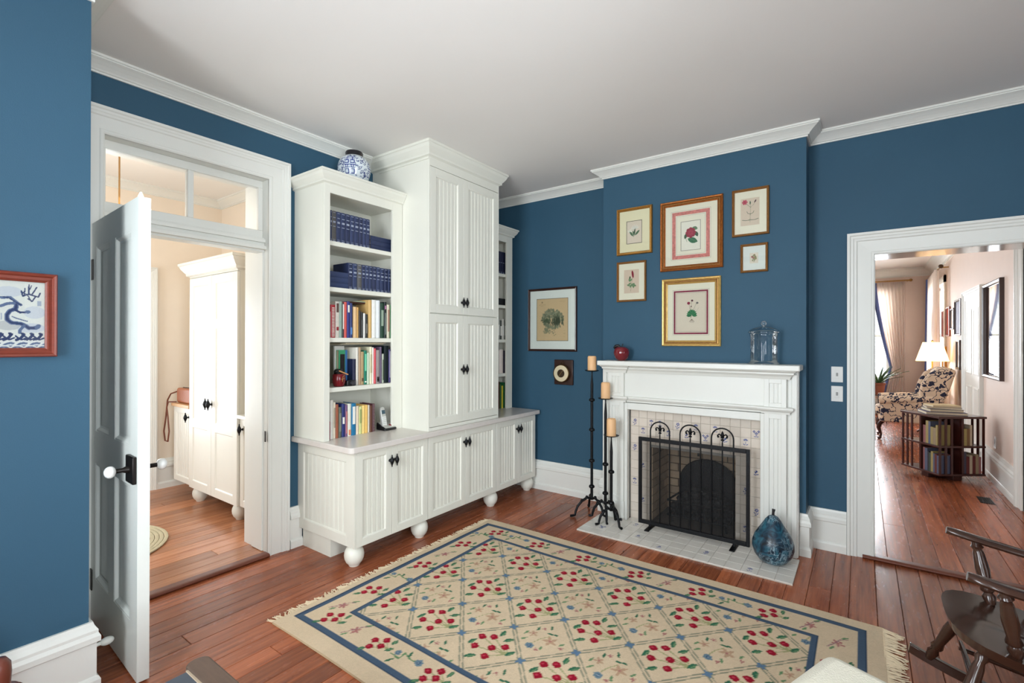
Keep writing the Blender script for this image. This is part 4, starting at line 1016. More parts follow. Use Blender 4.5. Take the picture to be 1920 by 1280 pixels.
for k in range(len(pp)-1):
    for i in range(n): j = (i+1) % n; fs.append((k*n+i, k*n+j, (k+1)*n+j, (k+1)*n+i))
mb = MB(); mb.v = vs; mb.f = fs; part('body', mb, JARGLASS, t, smooth=60)
part('lid', MB().lathe([(.1, .226), (.102, .232), (.095, .244), (.07, .258), (.035, .268), (.012, .272), (.01, .276)], (JX, JY, JZ), 40, caps=False), JARGLASS, t, smooth=60)
part('lid_knob', MB().ball((JX, JY, JZ+.293), .02, 20, 14), JARGLASS, t, smooth=180)

# ================================================================ PICTURES
def picture(label, x0, x1, z0, z1, ywall, fw_, fmat, window, cvdraw, matm=MATBOARD, bg=(222,206,188), inner=None, border=None, res=.0016, depth=.022, group=None, axis='y', line=None):
    """frame, mat board with a window, print, glass. window = fractions of the sight size (left, right, bottom, top)"""
    if axis == 'y': mp = lambda a, b, d: (a, ywall-d, b)
    else: mp = lambda a, b, d: (ywall+d, a, b)
    t = thing('framed_picture', label, 'picture', mp((x0+x1)/2, z0, 0), group)
    pr = [(0, 0), (0, depth*.8), (fw_*.12, depth), (fw_*.3, depth*.9), (fw_*.45, depth*.65), (fw_*.75, depth*.75), (fw_*.85, depth*.6), (fw_, depth*.45), (fw_, 0)]
    m = MB(); vframe(m, [(x0, z0), (x1, z0), (x1, z1), (x0, z1)], pr, lambda v: mp(v[0], v[1], v[2]), closed=True); part('frame', m, fmat, t, bevel=0)
    if inner:
        m = MB(); vframe(m, [(x0+fw_*.5, z0+fw_*.5), (x1-fw_*.5, z0+fw_*.5), (x1-fw_*.5, z1-fw_*.5), (x0+fw_*.5, z1-fw_*.5)], [(0, depth*.6), (0, depth*.92), (fw_*.1, depth*1.02), (fw_*.22, depth*.92), (fw_*.22, depth*.5)], lambda v: mp(v[0], v[1], v[2]), closed=True); part('inner_moulding', m, inner, t)
    a0, a1, b0, b1 = x0+fw_, x1-fw_, z0+fw_, z1-fw_; W2, H2 = a1-a0, b1-b0
    w0, w1, v0, v1 = a0+window[0]*W2, a0+window[1]*W2, b0+window[2]*H2, b0+window[3]*H2
    m = MB()
    for p, q, b, tt in split(a0-.003, a1+.003, b0-.003, b1+.003, [(w0, w1, v0, v1)]):
        c = [mp(p, b, .004), mp(q, b, .004), mp(q, tt, .004), mp(p, tt, .004), mp(p, b, .006), mp(q, b, .006), mp(q, tt, .006), mp(p, tt, .006)]
        m.add(c, [(0,3,2,1),(4,5,6,7),(0,1,5,4),(1,2,6,5),(2,3,7,6),(3,0,4,7)])
    part('mat_board', m, matm, t)
    if line:
        m = MB(); vframe(m, [(w0, v0), (w1, v0), (w1, v1), (w0, v1)], [(0, .0061), (0, .0068), (-.004, .0068), (-.004, .0061)], lambda v: mp(v[0], v[1], v[2]), closed=True); part('fillet', m, line, t)
    if border:
        f0, f1, g0, g1, bw, bm = border
        m = MB(); vframe(m, [(a0+f0*W2, b0+g0*H2), (a0+f1*W2, b0+g0*H2), (a0+f1*W2, b0+g1*H2), (a0+f0*W2, b0+g1*H2)], [(0, .006), (0, .0065), (bw, .0065), (bw, .006)], lambda v: mp(v[0], v[1], v[2]), closed=True); part('marbled_border', m, bm, t)
        for e in (-.008, bw+.007):
            m = MB(); vframe(m, [(a0+f0*W2+e, b0+g0*H2+e), (a0+f1*W2-e, b0+g0*H2+e), (a0+f1*W2-e, b0+g1*H2-e), (a0+f0*W2+e, b0+g1*H2-e)], [(0, .006), (0, .0064), (.0015, .0064), (.0015, .006)], lambda v: mp(v[0], v[1], v[2]), closed=True); part('ruled_line', m, mat('grey_line', (150,140,130), .8), t)
    cv = Canvas(w1-w0, v1-v0, res, bg); cvdraw(cv); cv.noise(.025, 5, 2)
    print_obj('print', cv, lambda U, V: mp(w0+U, v0+V, .0045+0*U), PRINT, t)
    c = [mp(a0-.003, b0-.003, .0082), mp(a1+.003, b0-.003, .0082), mp(a1+.003, b1+.003, .0082), mp(a0-.003, b1+.003, .0082), mp(a0-.003, b0-.003, .0098), mp(a1+.003, b0-.003, .0098), mp(a1+.003, b1+.003, .0098), mp(a0-.003, b1+.003, .0098)]
    m = MB().add(c, [(0,3,2,1),(4,5,6,7),(0,1,5,4),(1,2,6,5),(2,3,7,6),(3,0,4,7)]); part('glass', m, PICGLASS, t)
    return t
GRN, DGR, STEM, RED = (74,112,78), (52,84,58), (110,122,88), (150,34,56)
def dr_lily(c):
    w, h = c.w, c.h
    c.curve([(w*.46, h*.28), (w*.5, h*.4), (w*.56, h*.62)], .003, STEM); c.leaf(w*.3, h*.44, .062, .018, R(125), GRN); c.leaf(w*.7, h*.46, .062, .018, R(45), GRN); c.leaf(w*.52, h*.5, .07, .014, R(80), DGR); c.leaf(w*.44, h*.46, .05, .012, R(105), GRN)
    for a in range(20, 180, 26): c.leaf(w*.55+.022*math.cos(R(a)), h*.64+.02*math.sin(R(a)), .04, .009, R(a), (232,226,214)); c.line((w*.55, h*.62), (w*.55+.03*math.cos(R(a)), h*.62+.034*math.sin(R(a))), .0014, (120,126,108))
    for a in (40, 90, 140): c.ell(w*.22+.018*math.cos(R(a)), h*.5+.018*math.sin(R(a)), .012, .006, (226,222,206), R(a))
def dr_camellia(c):
    w, h = c.w, c.h
    c.leaf(w*.6, h*.33, .085, .045, R(-22), (40,104,70)); c.line((w*.42, h*.42), (w*.8, h*.27), .0016, (90,150,110)); c.leaf(w*.24, h*.5, .05, .024, R(70), DGR); c.leaf(w*.8, h*.54, .05, .026, R(-65), DGR); c.leaf(w*.72, h*.74, .045, .03, R(-15), (96,130,98))
    c.curve([(w*.3, h*.3), (w*.24, h*.42)], .003, STEM)
    for a in range(0, 360, 45): c.ell(w*.5+.022*math.cos(R(a)), h*.6+.024*math.sin(R(a)), .019, .016, (150,36,62), R(a))
    for a in range(20, 380, 60): c.ell(w*.5+.01*math.cos(R(a)), h*.6+.011*math.sin(R(a)), .012, .01, (174,52,78), R(a))
    for a in range(0, 360, 72): c.line((w*.5, h*.6), (w*.5+.018*math.cos(R(a)), h*.6+.018*math.sin(R(a))), .0018, (120,20,44))
def dr_pink(c):
    w, h = c.w, c.h
    c.curve([(w*.5, h*.12), (w*.52, h*.42), (w*.53, h*.68)], .0022, STEM); c.curve([(w*.53, h*.66), (w*.34, h*.78), (w*.24, h*.86)], .0018, STEM); c.curve([(w*.53, h*.66), (w*.7, h*.76), (w*.78, h*.86)], .0018, STEM); c.line((w*.53, h*.68), (w*.51, h*.82), .0016, STEM)
    for a in range(0, 360, 60): c.ell(w*.22+.011*math.cos(R(a)), h*.87+.011*math.sin(R(a)), .009, .007, (190,70,92), R(a))
    c.ell(w*.22, h*.87, .004, .004, (140,30,54)); c.ell(w*.51, h*.83, .004, .014, DGR); c.ell(w*.78, h*.87, .005, .012, (90,60,66), R(-30))
    for s in (-1, 1): c.curve([(w*.51, h*.2), (w*.51+s*.03, h*.19), (w*.51+s*.055, h*.22)], .0035, DGR); c.curve([(w*.52, h*.42), (w*.52+s*.018, h*.45), (w*.52+s*.024, h*.52)], .003, DGR)
def dr_foxglove(c):
    w, h = c.w, c.h
    c.curve([(w*.44, h*.08), (w*.5, h*.35), (w*.58, h*.7)], .002, STEM); c.ell(w*.58, h*.8, .009, .032, (140,30,52), R(8)); c.ell(w*.4, h*.66, .006, .013, DGR); c.line((w*.46, h*.4), (w*.4, h*.64), .0014, STEM)
    for x, y, a in ((.38, .4, 30), (.3, .34, 160), (.44, .3, 70), (.62, .38, 20), (.72, .32, -30), (.64, .28, 80), (.54, .34, 110), (.36, .56, 100), (.46, .56, 50)): c.leaf(w*x, h*y, .032, .015, R(a), (112,142,104))
def dr_anemone(c):
    w, h = c.w, c.h
    for x, y in ((.44, .72), (.53, .78), (.68, .72), (.48, .62)): c.curve([(w*.5, h*.36), (w*(.5+(x-.5)*.4), h*.55), (w*x, h*y)], .0022, (140,140,110))
    c.ell(w*.43, h*.72, .012, .011, (140,40,66)); c.ell(w*.54, h*.78, .009, .008, (96,50,60)); c.ell(w*.7, h*.72, .01, .008, (120,112,110)); c.ell(w*.51, h*.64, .005, .005, (90,50,60))
    for x, y in ((.62, .62), (.76, .62)): c.curve([(w*.66, h*.5), (w*x, h*y)], .0014, (170,166,150))
    for a in range(0, 181, 20): c.leaf(w*.53+.022*math.cos(R(a)), h*.42+.03*math.sin(R(a)), .042, .02, R(a), (46,112,74) if a % 40 else (72,132,88))
    for a in (230, 250, 270, 290, 310): c.line((w*.53, h*.34), (w*.53+.03*math.cos(R(a)), h*.34+.03*math.sin(R(a))), .0024, (110,88,72))
def dr_rose(c):
    w, h = c.w, c.h
    for x, y, r_, q in ((.3, .62, .008, (170,96,96)), (.55, .78, .007, (150,120,80)), (.62, .6, .01, (190,160,120)), (.45, .5, .008, (176,120,110)), (.7, .42, .007, (160,150,100))): c.ell(w*x, h*y, r_, r_*.9, q)
    for x, y in ((.35, .3), (.55, .35), (.7, .55), (.4, .7), (.6, .7)): c.curve([(w*.5, h*.1), (w*(x+.5)/2, h*y*.6), (w*x, h*y)], .0014, (150,140,110)); c.leaf(w*x, h*y, .02, .008, R(x*200), (140,146,110))
MARB = mat('red_marbled_paper', (206,124,116), .8, noise=.55, nscale=70)
MARB2 = mat('plum_paper', (140,48,72), .8, noise=.45, nscale=60)
picture('small gilt-framed print of a white lily, upper row over the mantel', -1.745, -1.429, 2.26, 2.664, YCH, .024, GOLD, (.245, .735, .21, .74), dr_lily, matm=mat('ivory_mat', (232,222,188), .85), line=mat('dark_line', (86,76,66), .7))
picture('large copper-gilt framed print of a red camellia with marbled red border', -1.36, -.87, 2.088, 2.656, YCH, .042, mat('copper_gilt', (158,92,40), .33, .7, noise=.35, nscale=60, bump=.4, bscale=120), (.315, .68, .245, .72), dr_camellia, bg=(232,226,212), inner=GOLDD, border=(.135, .86, .105, .895, .028, MARB), line=mat('grey_line', (150,140,130), .8))
picture('small gilt-framed print of a pink flower with two long leaves', -.806, -.552, 2.306, 2.66, YCH, .018, GOLDD, (.19, .78, .19, .83), dr_pink, bg=(216,196,176))
picture('narrow gilt-framed print of a crimson flower spike', -1.744, -1.481, 1.856, 2.202, YCH, .017, GOLDD, (.2, .79, .18, .83), dr_foxglove, bg=(216,194,174))
picture('large bright gold framed print of potted red anemones with plum border', -1.345, -.885, 1.474, 2.023, YCH, .046, GOLDB, (.165, .84, .13, .86), dr_anemone, bg=(222,208,190), inner=GOLDD, border=(.135, .865, .11, .88, .0125, MARB2))
picture('smallest gilt-framed print of a pale rose sprig', -.746, -.56, 2.03, 2.243, YCH, .017, GOLDD, (.3, .68, .28, .72), dr_rose, matm=MATWHITE, bg=(224,212,196))
def dr_map(c):
    w, h = c.w, c.h; rnd = random.Random(11)
    for k in range(420):
        a = rnd.uniform(0, 2*math.pi); q = math.sqrt(rnd.random()); x = w*.52+q*w*.34*math.cos(a)-(q*math.sin(a))*.03; y = h*.53+q*h*.24*math.sin(a)+x*.12-.03
        if .44*w < x < .52*w and .34*h < y < .55*h: continue
        c.ell(x, y, rnd.uniform(.006, .016), rnd.uniform(.004, .014), rnd.choice(((116,122,98), (132,136,110), (96,104,80), (150,148,120))), rnd.uniform(0, 3), .7)
    for k in range(130):
        x, y = rnd.gauss(w*.66, w*.09), rnd.gauss(h*.46, h*.05); c.ell(x, y, .005, .014, (62,72,52), rnd.uniform(-.4, .4), .7)
    for k in range(50): c.ell(rnd.gauss(w*.3, w*.06), rnd.gauss(h*.48, h*.03), .006, .008, (70,84,58), 0, .7)
    for k in range(30): c.ell(rnd.gauss(w*.32, w*.05), rnd.gauss(h*.25, h*.03), .01, .009, (130,132,104), 0, .7)
    for k in range(12): c.ell(rnd.gauss(w*.54, w*.05), rnd.gauss(h*.2, h*.03), .006, .005, (126,124,98), 0, .8)
    c.ell(w*.17, h*.92, .006, .009, (120,104,76)); c.line((w*.06, h*.86), (w*.28, h*.865), .0022, (150,128,96)); c.line((w*.12, h*.83), (w*.22, h*.832), .0016, (150,128,96)); c.line((w*.74, h*.93), (w*.9, h*.93), .0016, (160,138,104))
    for k in range(8): c.line((w*.86, h*(.1+.02*k)), (w*.92, h*(.1+.02*k)), .0012, (160,140,106))
picture('antique island map in a dark wood frame beside the corner bookcase', -2.826, -2.256, 1.412, 2.052, YB, .022, DWOODF, (.155, .845, .145, .855), dr_map, matm=MATWHITE, bg=(206,178,138), line=mat('dark_line', (86,76,66), .7), res=.002)
# barometer on a wooden plaque
bx0, bx1, bz0, bz1 = -2.506, -2.294, 1.082, 1.33
t = thing('barometer', 'round brass barometer with cream dial on a dark wood plaque', 'barometer', ((bx0+bx1)/2, YB, bz0))
part('plaque', MB().box(bx0, YB-.022, bz0, bx1, YB-.001, bz1), DWOODF, t, bevel=.006)
bxc, bzc = -2.408, 1.196; MBA = Matrix.Translation((bxc, YB-.022, bzc)) @ Matrix.Rotation(R(90), 4, 'X')
part('case', MB().lathe([(.088, 0), (.092, .02), (.09, .034), (.084, .038), (.08, .034)], n=40, M=MBA), mat('aged_brass', (92,70,40), .35, .8), t, smooth=40)
part('dial', MB().lathe([(.001, .03), (.081, .03), (.081, .034), (.043, .0345), (.001, .0345)], n=40, M=MBA), mat('cream_dial', (228,212,180), .5), t, smooth=40)
part('movement', MB().lathe([(.04, .035), (.04, .037), (.001, .038)], n=30, M=MBA), mat('dark_brass', (70,50,30), .4, .6, noise=.4, nscale=90), t, smooth=40)
part('pointer', MB().tube([(bxc-.02, YB-.061, bzc-.025), (bxc+.022, YB-.061, bzc+.028)], .0015, 5), GOLDB, t)
part('glass', MB().lathe([(.08, .038), (.05, .044), (.001, .046)], n=30, M=MBA, caps=False), PICGLASS, t, smooth=60)
part('hanging_ring', MB().tube([(bxc+.016*math.cos(a), YB-.026, bzc+.105+.012*math.sin(a)) for a in [k*math.pi/6 for k in range(12)]], .003, 6, closed=True), mat('aged_brass', (92,70,40), .35, .8), t, smooth=60)
# blue and white dragon tile picture on the near left wall
def dr_dragon(c):
    w, h = c.w, c.h; B1, B2, B3 = (58,70,112), (104,120,156), (176,184,204)
    P = lambda x, y: (w*(.55+.45*x/545), h*(1-(y-215)/835)); k = h/835
    def S(pts, wd, col): c.curve([P(*q) for q in pts], wd*k, col)
    def E(x, y, rx, ry, col, al=1): q = P(x, y); c.ell(q[0], q[1], rx*k, ry*k, col, 0, al)
    for x, y, rx, ry in ((110, 350, 120, 65), (420, 600, 100, 80), (380, 800, 130, 60), (-200, 420, 150, 90), (-260, 700, 160, 80)): E(x, y, rx, ry, (208,212,224), .8)
    E(100, 770, 110, 60, (190,190,194), .7)
    for pts, wd in (([(255,335), (275,400), (340,370), (465,400), (490,350)], 16), ([(300,300), (290,390)], 12), ([(350,250), (345,360), (380,380)], 14), ([(445,280), (400,350), (380,380)], 14), ([(340,430), (390,460), (430,400)], 14), ([(380,260), (360,310)], 10), ([(270,350), (330,380), (380,460)], 12)): S(pts, wd, B1)
    body = [(200,500), (190,560), (120,590), (85,640), (90,700), (140,735), (250,745), (310,770), (350,800), (440,795), (470,770)]
    S(body, 46, B2); S(body, 24, B1)
    S([(-180,470), (-80,420), (45,430), (120,420), (200,480), (250,510)], 30, B2); S([(45,420), (110,430), (190,480), (250,510)], 14, B1); S([(20,530), (90,500), (170,490)], 34, B2); S([(-60,560), (20,530)], 30, B2)
    S([(190,580), (240,605), (330,600)], 24, B1); E(335, 595, 26, 22, B2); S([(150,660), (200,680), (330,715)], 14, B2); S([(290,770), (240,830), (240,860)], 30, B2); E(455, 785, 26, 26, B2)
    for x in (0, 20, 40): S([(x-20, 620), (x-40+x*.5, 700)], 6, B3)
    for x in (-420, -280, -140, 0, 110, 260, 370, 480): S([(x-60, 950), (x-10, 930), (x+30, 880), (x+10, 870)], 30, B1); S([(x-70, 900), (x-30, 930)], 18, B1); S([(x, 950), (x+60, 925)], 18, B1)
    for x in range(-520, 640, 160):
        for r_, col in ((110, (238,238,238)), (86, B2), (62, (226,230,236)), (44, B2)): E(x+10, 1060, r_, r_*.95, col)
    for x in range(-440, 640, 160):
        for r_, col in ((80, (238,238,238)), (62, B2), (40, (226,230,236)), (24, B2)): E(x+10, 1085, r_, r_*.9, col)
    c.rect(w*.925, w*.965, h*.64, h*.72, B3)
t = picture('blue and white dragon tile in a red-brown wooden frame on near wall', .16, .512, 1.438, 1.772, XC, .036, WOODF, (.0, 1.0, .0, 1.0), dr_dragon, matm=MATWHITE, bg=(234,234,230), axis='x', res=.0017, depth=.03)
# switch plates
for i, (z0, z1) in enumerate(((1.219, 1.332), (1.08, 1.192))):
    xa, xb = -.181+.0*i, -.11
    t = thing('light_switch', ('upper' if i == 0 else 'lower')+' white dimmer switch plate beside the parlour doorway', 'light switch', ((xa+xb)/2, YB, z0), 'stacked switch plates')
    part('plate', MB().box(xa, YB-.007, z0, xb, YB-.0005, z1), PORC, t, bevel=.003)
    c, zc = (xa+xb)/2, (z0+z1)/2
    part('toggle_frame', MB().box(c-.014, YB-.0095, zc-.03, c+.014, YB-.007, zc+.03), PORC, t, bevel=.001)
    part('toggle', MB().box(c-.006, YB-.017, zc-.012, c+.006, YB-.009, zc+.012), mat('switch_grey', (150,150,146), .4), t, bevel=.002)

# ================================================================ GINGER JAR on the bookcase
vx, vy, vz = -3.17, 2.30, 2.689
vp = [(.045, 0), (.06, .002), (.085, .03), (.108, .07), (.121, .115), (.123, .145), (.116, .18), (.098, .21), (.072, .232), (.055, .238)]
zs = [p[1] for p in vp]; rs_ = [p[0] for p in vp]
cv = Canvas(2*math.pi*.12, .238, .0022, (214,222,226)); rnd = random.Random(4)
for k in range(520):
    x, y = rnd.uniform(0, cv.w), rnd.uniform(.012, .225); a = rnd.uniform(0, 6.3); r_ = rnd.uniform(.005, .009)
    cv.curve([(x+r_*math.cos(a+q*.9), y+r_*(1-q*.18)*math.sin(a+q*.9)) for q in range(5)], .0042, (36,54,118))
for k in range(4):                              # double-happiness characters
    x = cv.w*(k+.42)/4; B = (24,44,128)
    cv.rect(x-.04, x+.04, .06, .2, (206,216,224))
    for s in (-.021, .021):
        c = x+s
        for y in (.195, .182): cv.line((c-.016, y), (c+.016, y), .0055, B)
        cv.line((c, .204), (c, .175), .0055, B)
        for y0_, y1_ in ((.15, .172), (.075, .105)):
            for p, q in (((c-.014, y0_), (c+.014, y0_)), ((c+.014, y0_), (c+.014, y1_)), ((c+.014, y1_), (c-.014, y1_)), ((c-.014, y1_), (c-.014, y0_))): cv.line(p, q, .0055, B)
        for y in (.137, .116): cv.line((c-.018, y), (c+.018, y), .0055, B)
        cv.line((c-.009, .137), (c-.005, .116), .005, B); cv.line((c+.009, .137), (c+.005, .116), .005, B)
    cv.line((x-.04, .116), (x+.04, .116), .0055, B)
t = thing('ginger_jar', 'blue and white porcelain jar with dark lid on top of the bookcase', 'vase', (vx, vy, vz))
print_obj('body', cv, lambda U, V: (vx+np.interp(V, zs, rs_)*np.cos(U/.12), vy+np.interp(V, zs, rs_)*np.sin(U/.12), vz+V), attr_mat('painted_porcelain', .12, coat=.3), t, smooth=1)
part('base', MB().lathe([(.001, .0005), (.046, .0005), (.046, .003), (.001, .003)], (vx, vy, vz), 32), PORC, t)
part('lid', MB().lathe([(.054, .234), (.064, .238), (.066, .262), (.06, .272), (.05, .274), (.045, .27), (.001, .268)], (vx, vy, vz), 36), mat('dark_wood_lid', (22,18,22), .35), t, smooth=45)

# ================================================================ RUG
RX0, RX1, RY0, RY1, RZT = -2.54, .092, 1.34, 3.195, .011
cv = Canvas(RX1-RX0, RY1-RY0, .0062, (212,190,160))
LBL, DBL = (72,90,110), (48,66,88)
u_ = lambda x: x-RX0
v_ = lambda y: y-RY0
IMR, IMU = np.array([.81, .586]), np.array([-.586, .81])
def at(c, p, q): d = IMR*p+IMU*q; return (c[0]+d[0], c[1]+d[1])
IMA = math.atan2(.586, .81)
CRED, CRL, CG1, CG2, CSTEM, CPALE, CPK, CBLF = (150,22,44), (184,60,76), (52,104,78), (104,138,98), (160,158,114), (186,152,124), (170,112,108), (108,130,142)
def head(c, p, q, s=1):
    x, y = at(c, p, q); cv.ell(x, y, .0195*s, .021*s, CRED, IMA+.3, p=3); x2, y2 = at(c, p-.005*s, q+.004*s); cv.ell(x2, y2, .008*s, .006*s, CRL, IMA)
def lf(c, p, q, L, w, a, col): x, y = at(c, p, q); cv.leaf(x, y, L, w, IMA+R(a), col)
def st(c, pts, w=.007, col=CSTEM): cv.curve([at(c, *p) for p in pts], w, col)
def bluefl(c, p, q, s=1):
    for a in range(0, 360, 60): x, y = at(c, p+.013*s*math.cos(R(a)), q+.015*s*math.sin(R(a))); cv.ell(x, y, .0095*s, .0095*s, CBLF)
    x, y = at(c, p, q); cv.ell(x, y, .0085*s, .0085*s, (58,84,118)); cv.ell(x, y, .004*s, .004*s, (160,176,180))
def star(c, p, q, s=1, col=CPALE):
    for a in range(18, 378, 72): lf(c, p+.018*s*math.cos(R(a)), q+.02*s*math.sin(R(a)), .04*s, .016*s, a, col)
    x, y = at(c, p, q); cv.ell(x, y, .006*s, .006*s, CPK)
def red_cell(c):
    for p, q in ((-.04, .083), (.02, .079), (-.073, .009), (.012, -.009), (.079, -.006), (-.02, -.07)): st(c, [(p, q), (p*.6+.04, q*.5-.03), (.085, -.06)])
    for p, q, a in ((.066, .107, 60), (-.09, -.064, 10), (.1, -.055, 25), (-.088, .046, 40), (.095, .05, 15)): lf(c, p, q, .062, .026, a, CG1); lf(c, p+.004, q-.004, .045, .009, a, CG2)
    for p, q in ((-.04, .083), (.02, .079), (-.073, .009), (.012, -.009), (.079, -.006), (-.02, -.07)): head(c, p, q)
def pale_cell(c):
    star(c, -.05, .05, .75); star(c, .03, -.02, 1.1); bluefl(c, -.075, -.05)
    for p, q, a in ((.04, .04, -30), (.06, .03, -30), (-.085, .06, 40), (-.02, .09, 60), (.05, .09, 80), (-.1, .01, 20), (.085, -.05, 30), (-.02, -.075, 70)): lf(c, p, q, .042, .013, a, CG1 if (p+q) > .06 else CG2)
    for p, q in ((.075, -.08), (-.045, -.085), (.01, .085)): star(c, p, q, .4, CPK)
    st(c, [(-.06, -.03), (-.02, 0), (.03, .02)], .005)
FX0, FX1, FY0, FY1 = u_(-2.262), u_(-.205), v_(1.665), v_(2.885)
DX, DY = .1835, .2075
nx0, ny0 = u_(-2.028), v_(2.277)
for i in range(-3, 14):
    for j in range(-5, 6):
        c = (nx0+i*DX, ny0+j*DY)
        if not (FX0-.1 < c[0] < FX1+.1 and FY0-.12 < c[1] < FY1+.12): continue
        if (i+j) % 2:
            (red_cell if i % 2 else pale_cell)(c)
for k in range(-12, 16):                                          # double lattice lines
    for sg in (1, -1):
        for off in (-.011, .011):
            p0 = (nx0+2*k*DX-6*DX+off, ny0-sg*6*DY); p1 = (nx0+2*k*DX+6*DX+off, ny0+sg*6*DY); n_ = 120
            pts = [(p0[0]+(p1[0]-p0[0])*t_/n_, p0[1]+(p1[1]-p0[1])*t_/n_) for t_ in range(n_+1)]
            for a, b in zip(pts, pts[1:]):
                if FX0 < a[0] < FX1 and FY0 < a[1] < FY1: cv.line(a, b, .0072, (132,132,112), .95)
for i in range(-3, 14):
    for j in range(-5, 6):
        c = (nx0+i*DX, ny0+j*DY)
        if (i+j) % 2 == 0 and FX0 < c[0] < FX1 and FY0 < c[1] < FY1:
            for a in (0, 90): cv.ell(c[0], c[1], .026, .009, (92,120,148), IMA+R(a+10))
def ring(x0, x1, y0, y1, w, col):
    cv.rect(x0, x1, y0, y0+w, col); cv.rect(x0, x1, y1-w, y1, col); cv.rect(x0, x0+w, y0, y1, col); cv.rect(x1-w, x1, y0, y1, col)
# field outside the inner border is cleared, then the border vine is drawn
keep = cv.a[np.searchsorted(cv.Y, FY0):np.searchsorted(cv.Y, FY1), np.searchsorted(cv.X, FX0):np.searchsorted(cv.X, FX1)].copy()
cv.a[:] = lin((212,190,160)); cv.a[np.searchsorted(cv.Y, FY0):np.searchsorted(cv.Y, FY1), np.searchsorted(cv.X, FX0):np.searchsorted(cv.X, FX1)] = keep
ring(FX0-.03, FX1+.03, FY0-.03, FY1+.03, .032, LBL); ring(FX0-.03, FX1+.03, FY0-.03, FY1+.03, .007, DBL)
OX0, OX1, OY0, OY1 = u_(-2.497), u_(.022), v_(1.435), v_(3.118)
ring(OX0, OX1, OY0, OY1, .036, LBL); ring(OX0, OX1, OY0, OY1, .008, DBL)
def bm_red(c):
    for p, q in ((-.03, .03), (.03, .028), (-.045, -.02), (.012, -.018)): st(c, [(p, q), (.05, -.04)], .005)
    for p, q, a in ((.075, .01, 55), (.06, -.045, 20), (-.08, -.035, 20)): lf(c, p, q, .05, .022, a, CG1); lf(c, p, q, .036, .008, a, CG2)
    for p, q in ((-.03, .03), (.03, .028), (-.045, -.02), (.012, -.018)): head(c, p, q, .95)
def bm_pur(c):
    star(c, 0, 0, .85, CPK)
    st(c, [(-.07, -.02), (-.02, 0), (.03, .03), (.07, .03)], .006, (150,110,116)); lf(c, .06, .04, .05, .013, 10, CG2); lf(c, -.05, -.03, .05, .013, 30, CG2)
def bm_blu(c):
    st(c, [(-.08, .04), (-.03, .0), (-.01, .04), (.03, -.01), (.07, -.03)], .009, CG2); bluefl(c, .07, -.03, 1.05); bluefl(c, -.045, .045, .8); lf(c, -.075, -.01, .05, .015, 30, CG1); lf(c, .02, .03, .045, .013, 70, CG1)
seqb = (bm_red, bm_pur, bm_red, bm_blu)
mx0, mx1, my0, my1 = (OX0+.036+FX0-.03)/2, (OX1-.036+FX1+.03)/2, (OY0+.036+FY0-.03)/2, (OY1-.036+FY1+.03)/2
n1 = 12
for k in range(n1):
    x = mx0+(mx1-mx0)*(k+.35)/n1
    for y in (my0, my1): seqb[(k+(0 if y == my0 else 2)) % 4]((x, y))
for k in range(7):
    y = my0+(my1-my0)*(k+.5)/7
    for x in (mx0, mx1): seqb[(k+(1 if x == mx0 else 3)) % 4]((x, y))
cv.noise(.05, 2, 1); cv.noise(.03, 3, 12)
rug = thing('rug', 'cream wool rug with red tulip clusters, lattice and blue borders', 'rug', ((RX0+RX1)/2, (RY0+RY1)/2, 0))
wool = attr_mat('woven_wool', .95, bump=.5, bscale=260, spec=.1)
rip = lambda U, V: .0011*np.sin(U*9+V*3)+.0009*np.sin(V*14)
print_obj('weave', cv, lambda U, V: (RX0+U, RY0+V+.004*np.sin(U*4), RZT+rip(U, V)), wool, rug)
BACKM = mat('wool_edge', (196,172,136), .95, noise=.1, nscale=80)
bk = MB(); N_ = 60
for k in range(N_):
    a, b = RX0+(RX1-RX0)*k/N_, RX0+(RX1-RX0)*(k+1)/N_; s0, s1 = .004*math.sin((a-RX0)*4), .004*math.sin((b-RX0)*4)
    for y in (RY0, RY1): bk.add([(a, y+s0, .001), (b, y+s1, .001), (b, y+s1, RZT+.001), (a, y+s0, RZT+.001)], [(0, 1, 2, 3)])
for x in (RX0, RX1): bk.add([(x, RY0, .001), (x, RY1, .001), (x, RY1, RZT+.001), (x, RY0, RZT+.001)], [(0, 1, 2, 3)])
part('edge', bk, BACKM, rug)
part('backing', MB().box(RX0+.004, RY0+.008, .0008, RX1-.004, RY1-.008, .006), BACKM, rug)
FRM = mat('fringe_yarn', (226,206,174), .95, noise=.1, nscale=60)
rnd = random.Random(9)
for s, x, L_ in ((-1, RX0, .05), (1, RX1, .07)):
    fr = MB(); y = RY0+.006
    while y < RY1:
        a = rnd.uniform(-.5, .5)+.35*math.sin(y*23); L2 = L_*rnd.uniform(.7, 1.25); z = rnd.uniform(.004, .008)
        pts = [(x-s*.004, y, RZT-.002), (x+s*L2*.35, y+a*L2*.25, z), (x+s*L2*.7, y+a*L2*.6, z*.8), (x+s*L2, y+a*L2*.9+rnd.uniform(-.01, .01), .0035)]
        fr.tube(pts, [.003, .0028, .0026, .0022], 5); y += rnd.uniform(.0048, .0075)
    part('fringe', fr, FRM, rug, kind='stuff', label='cream yarn fringe')

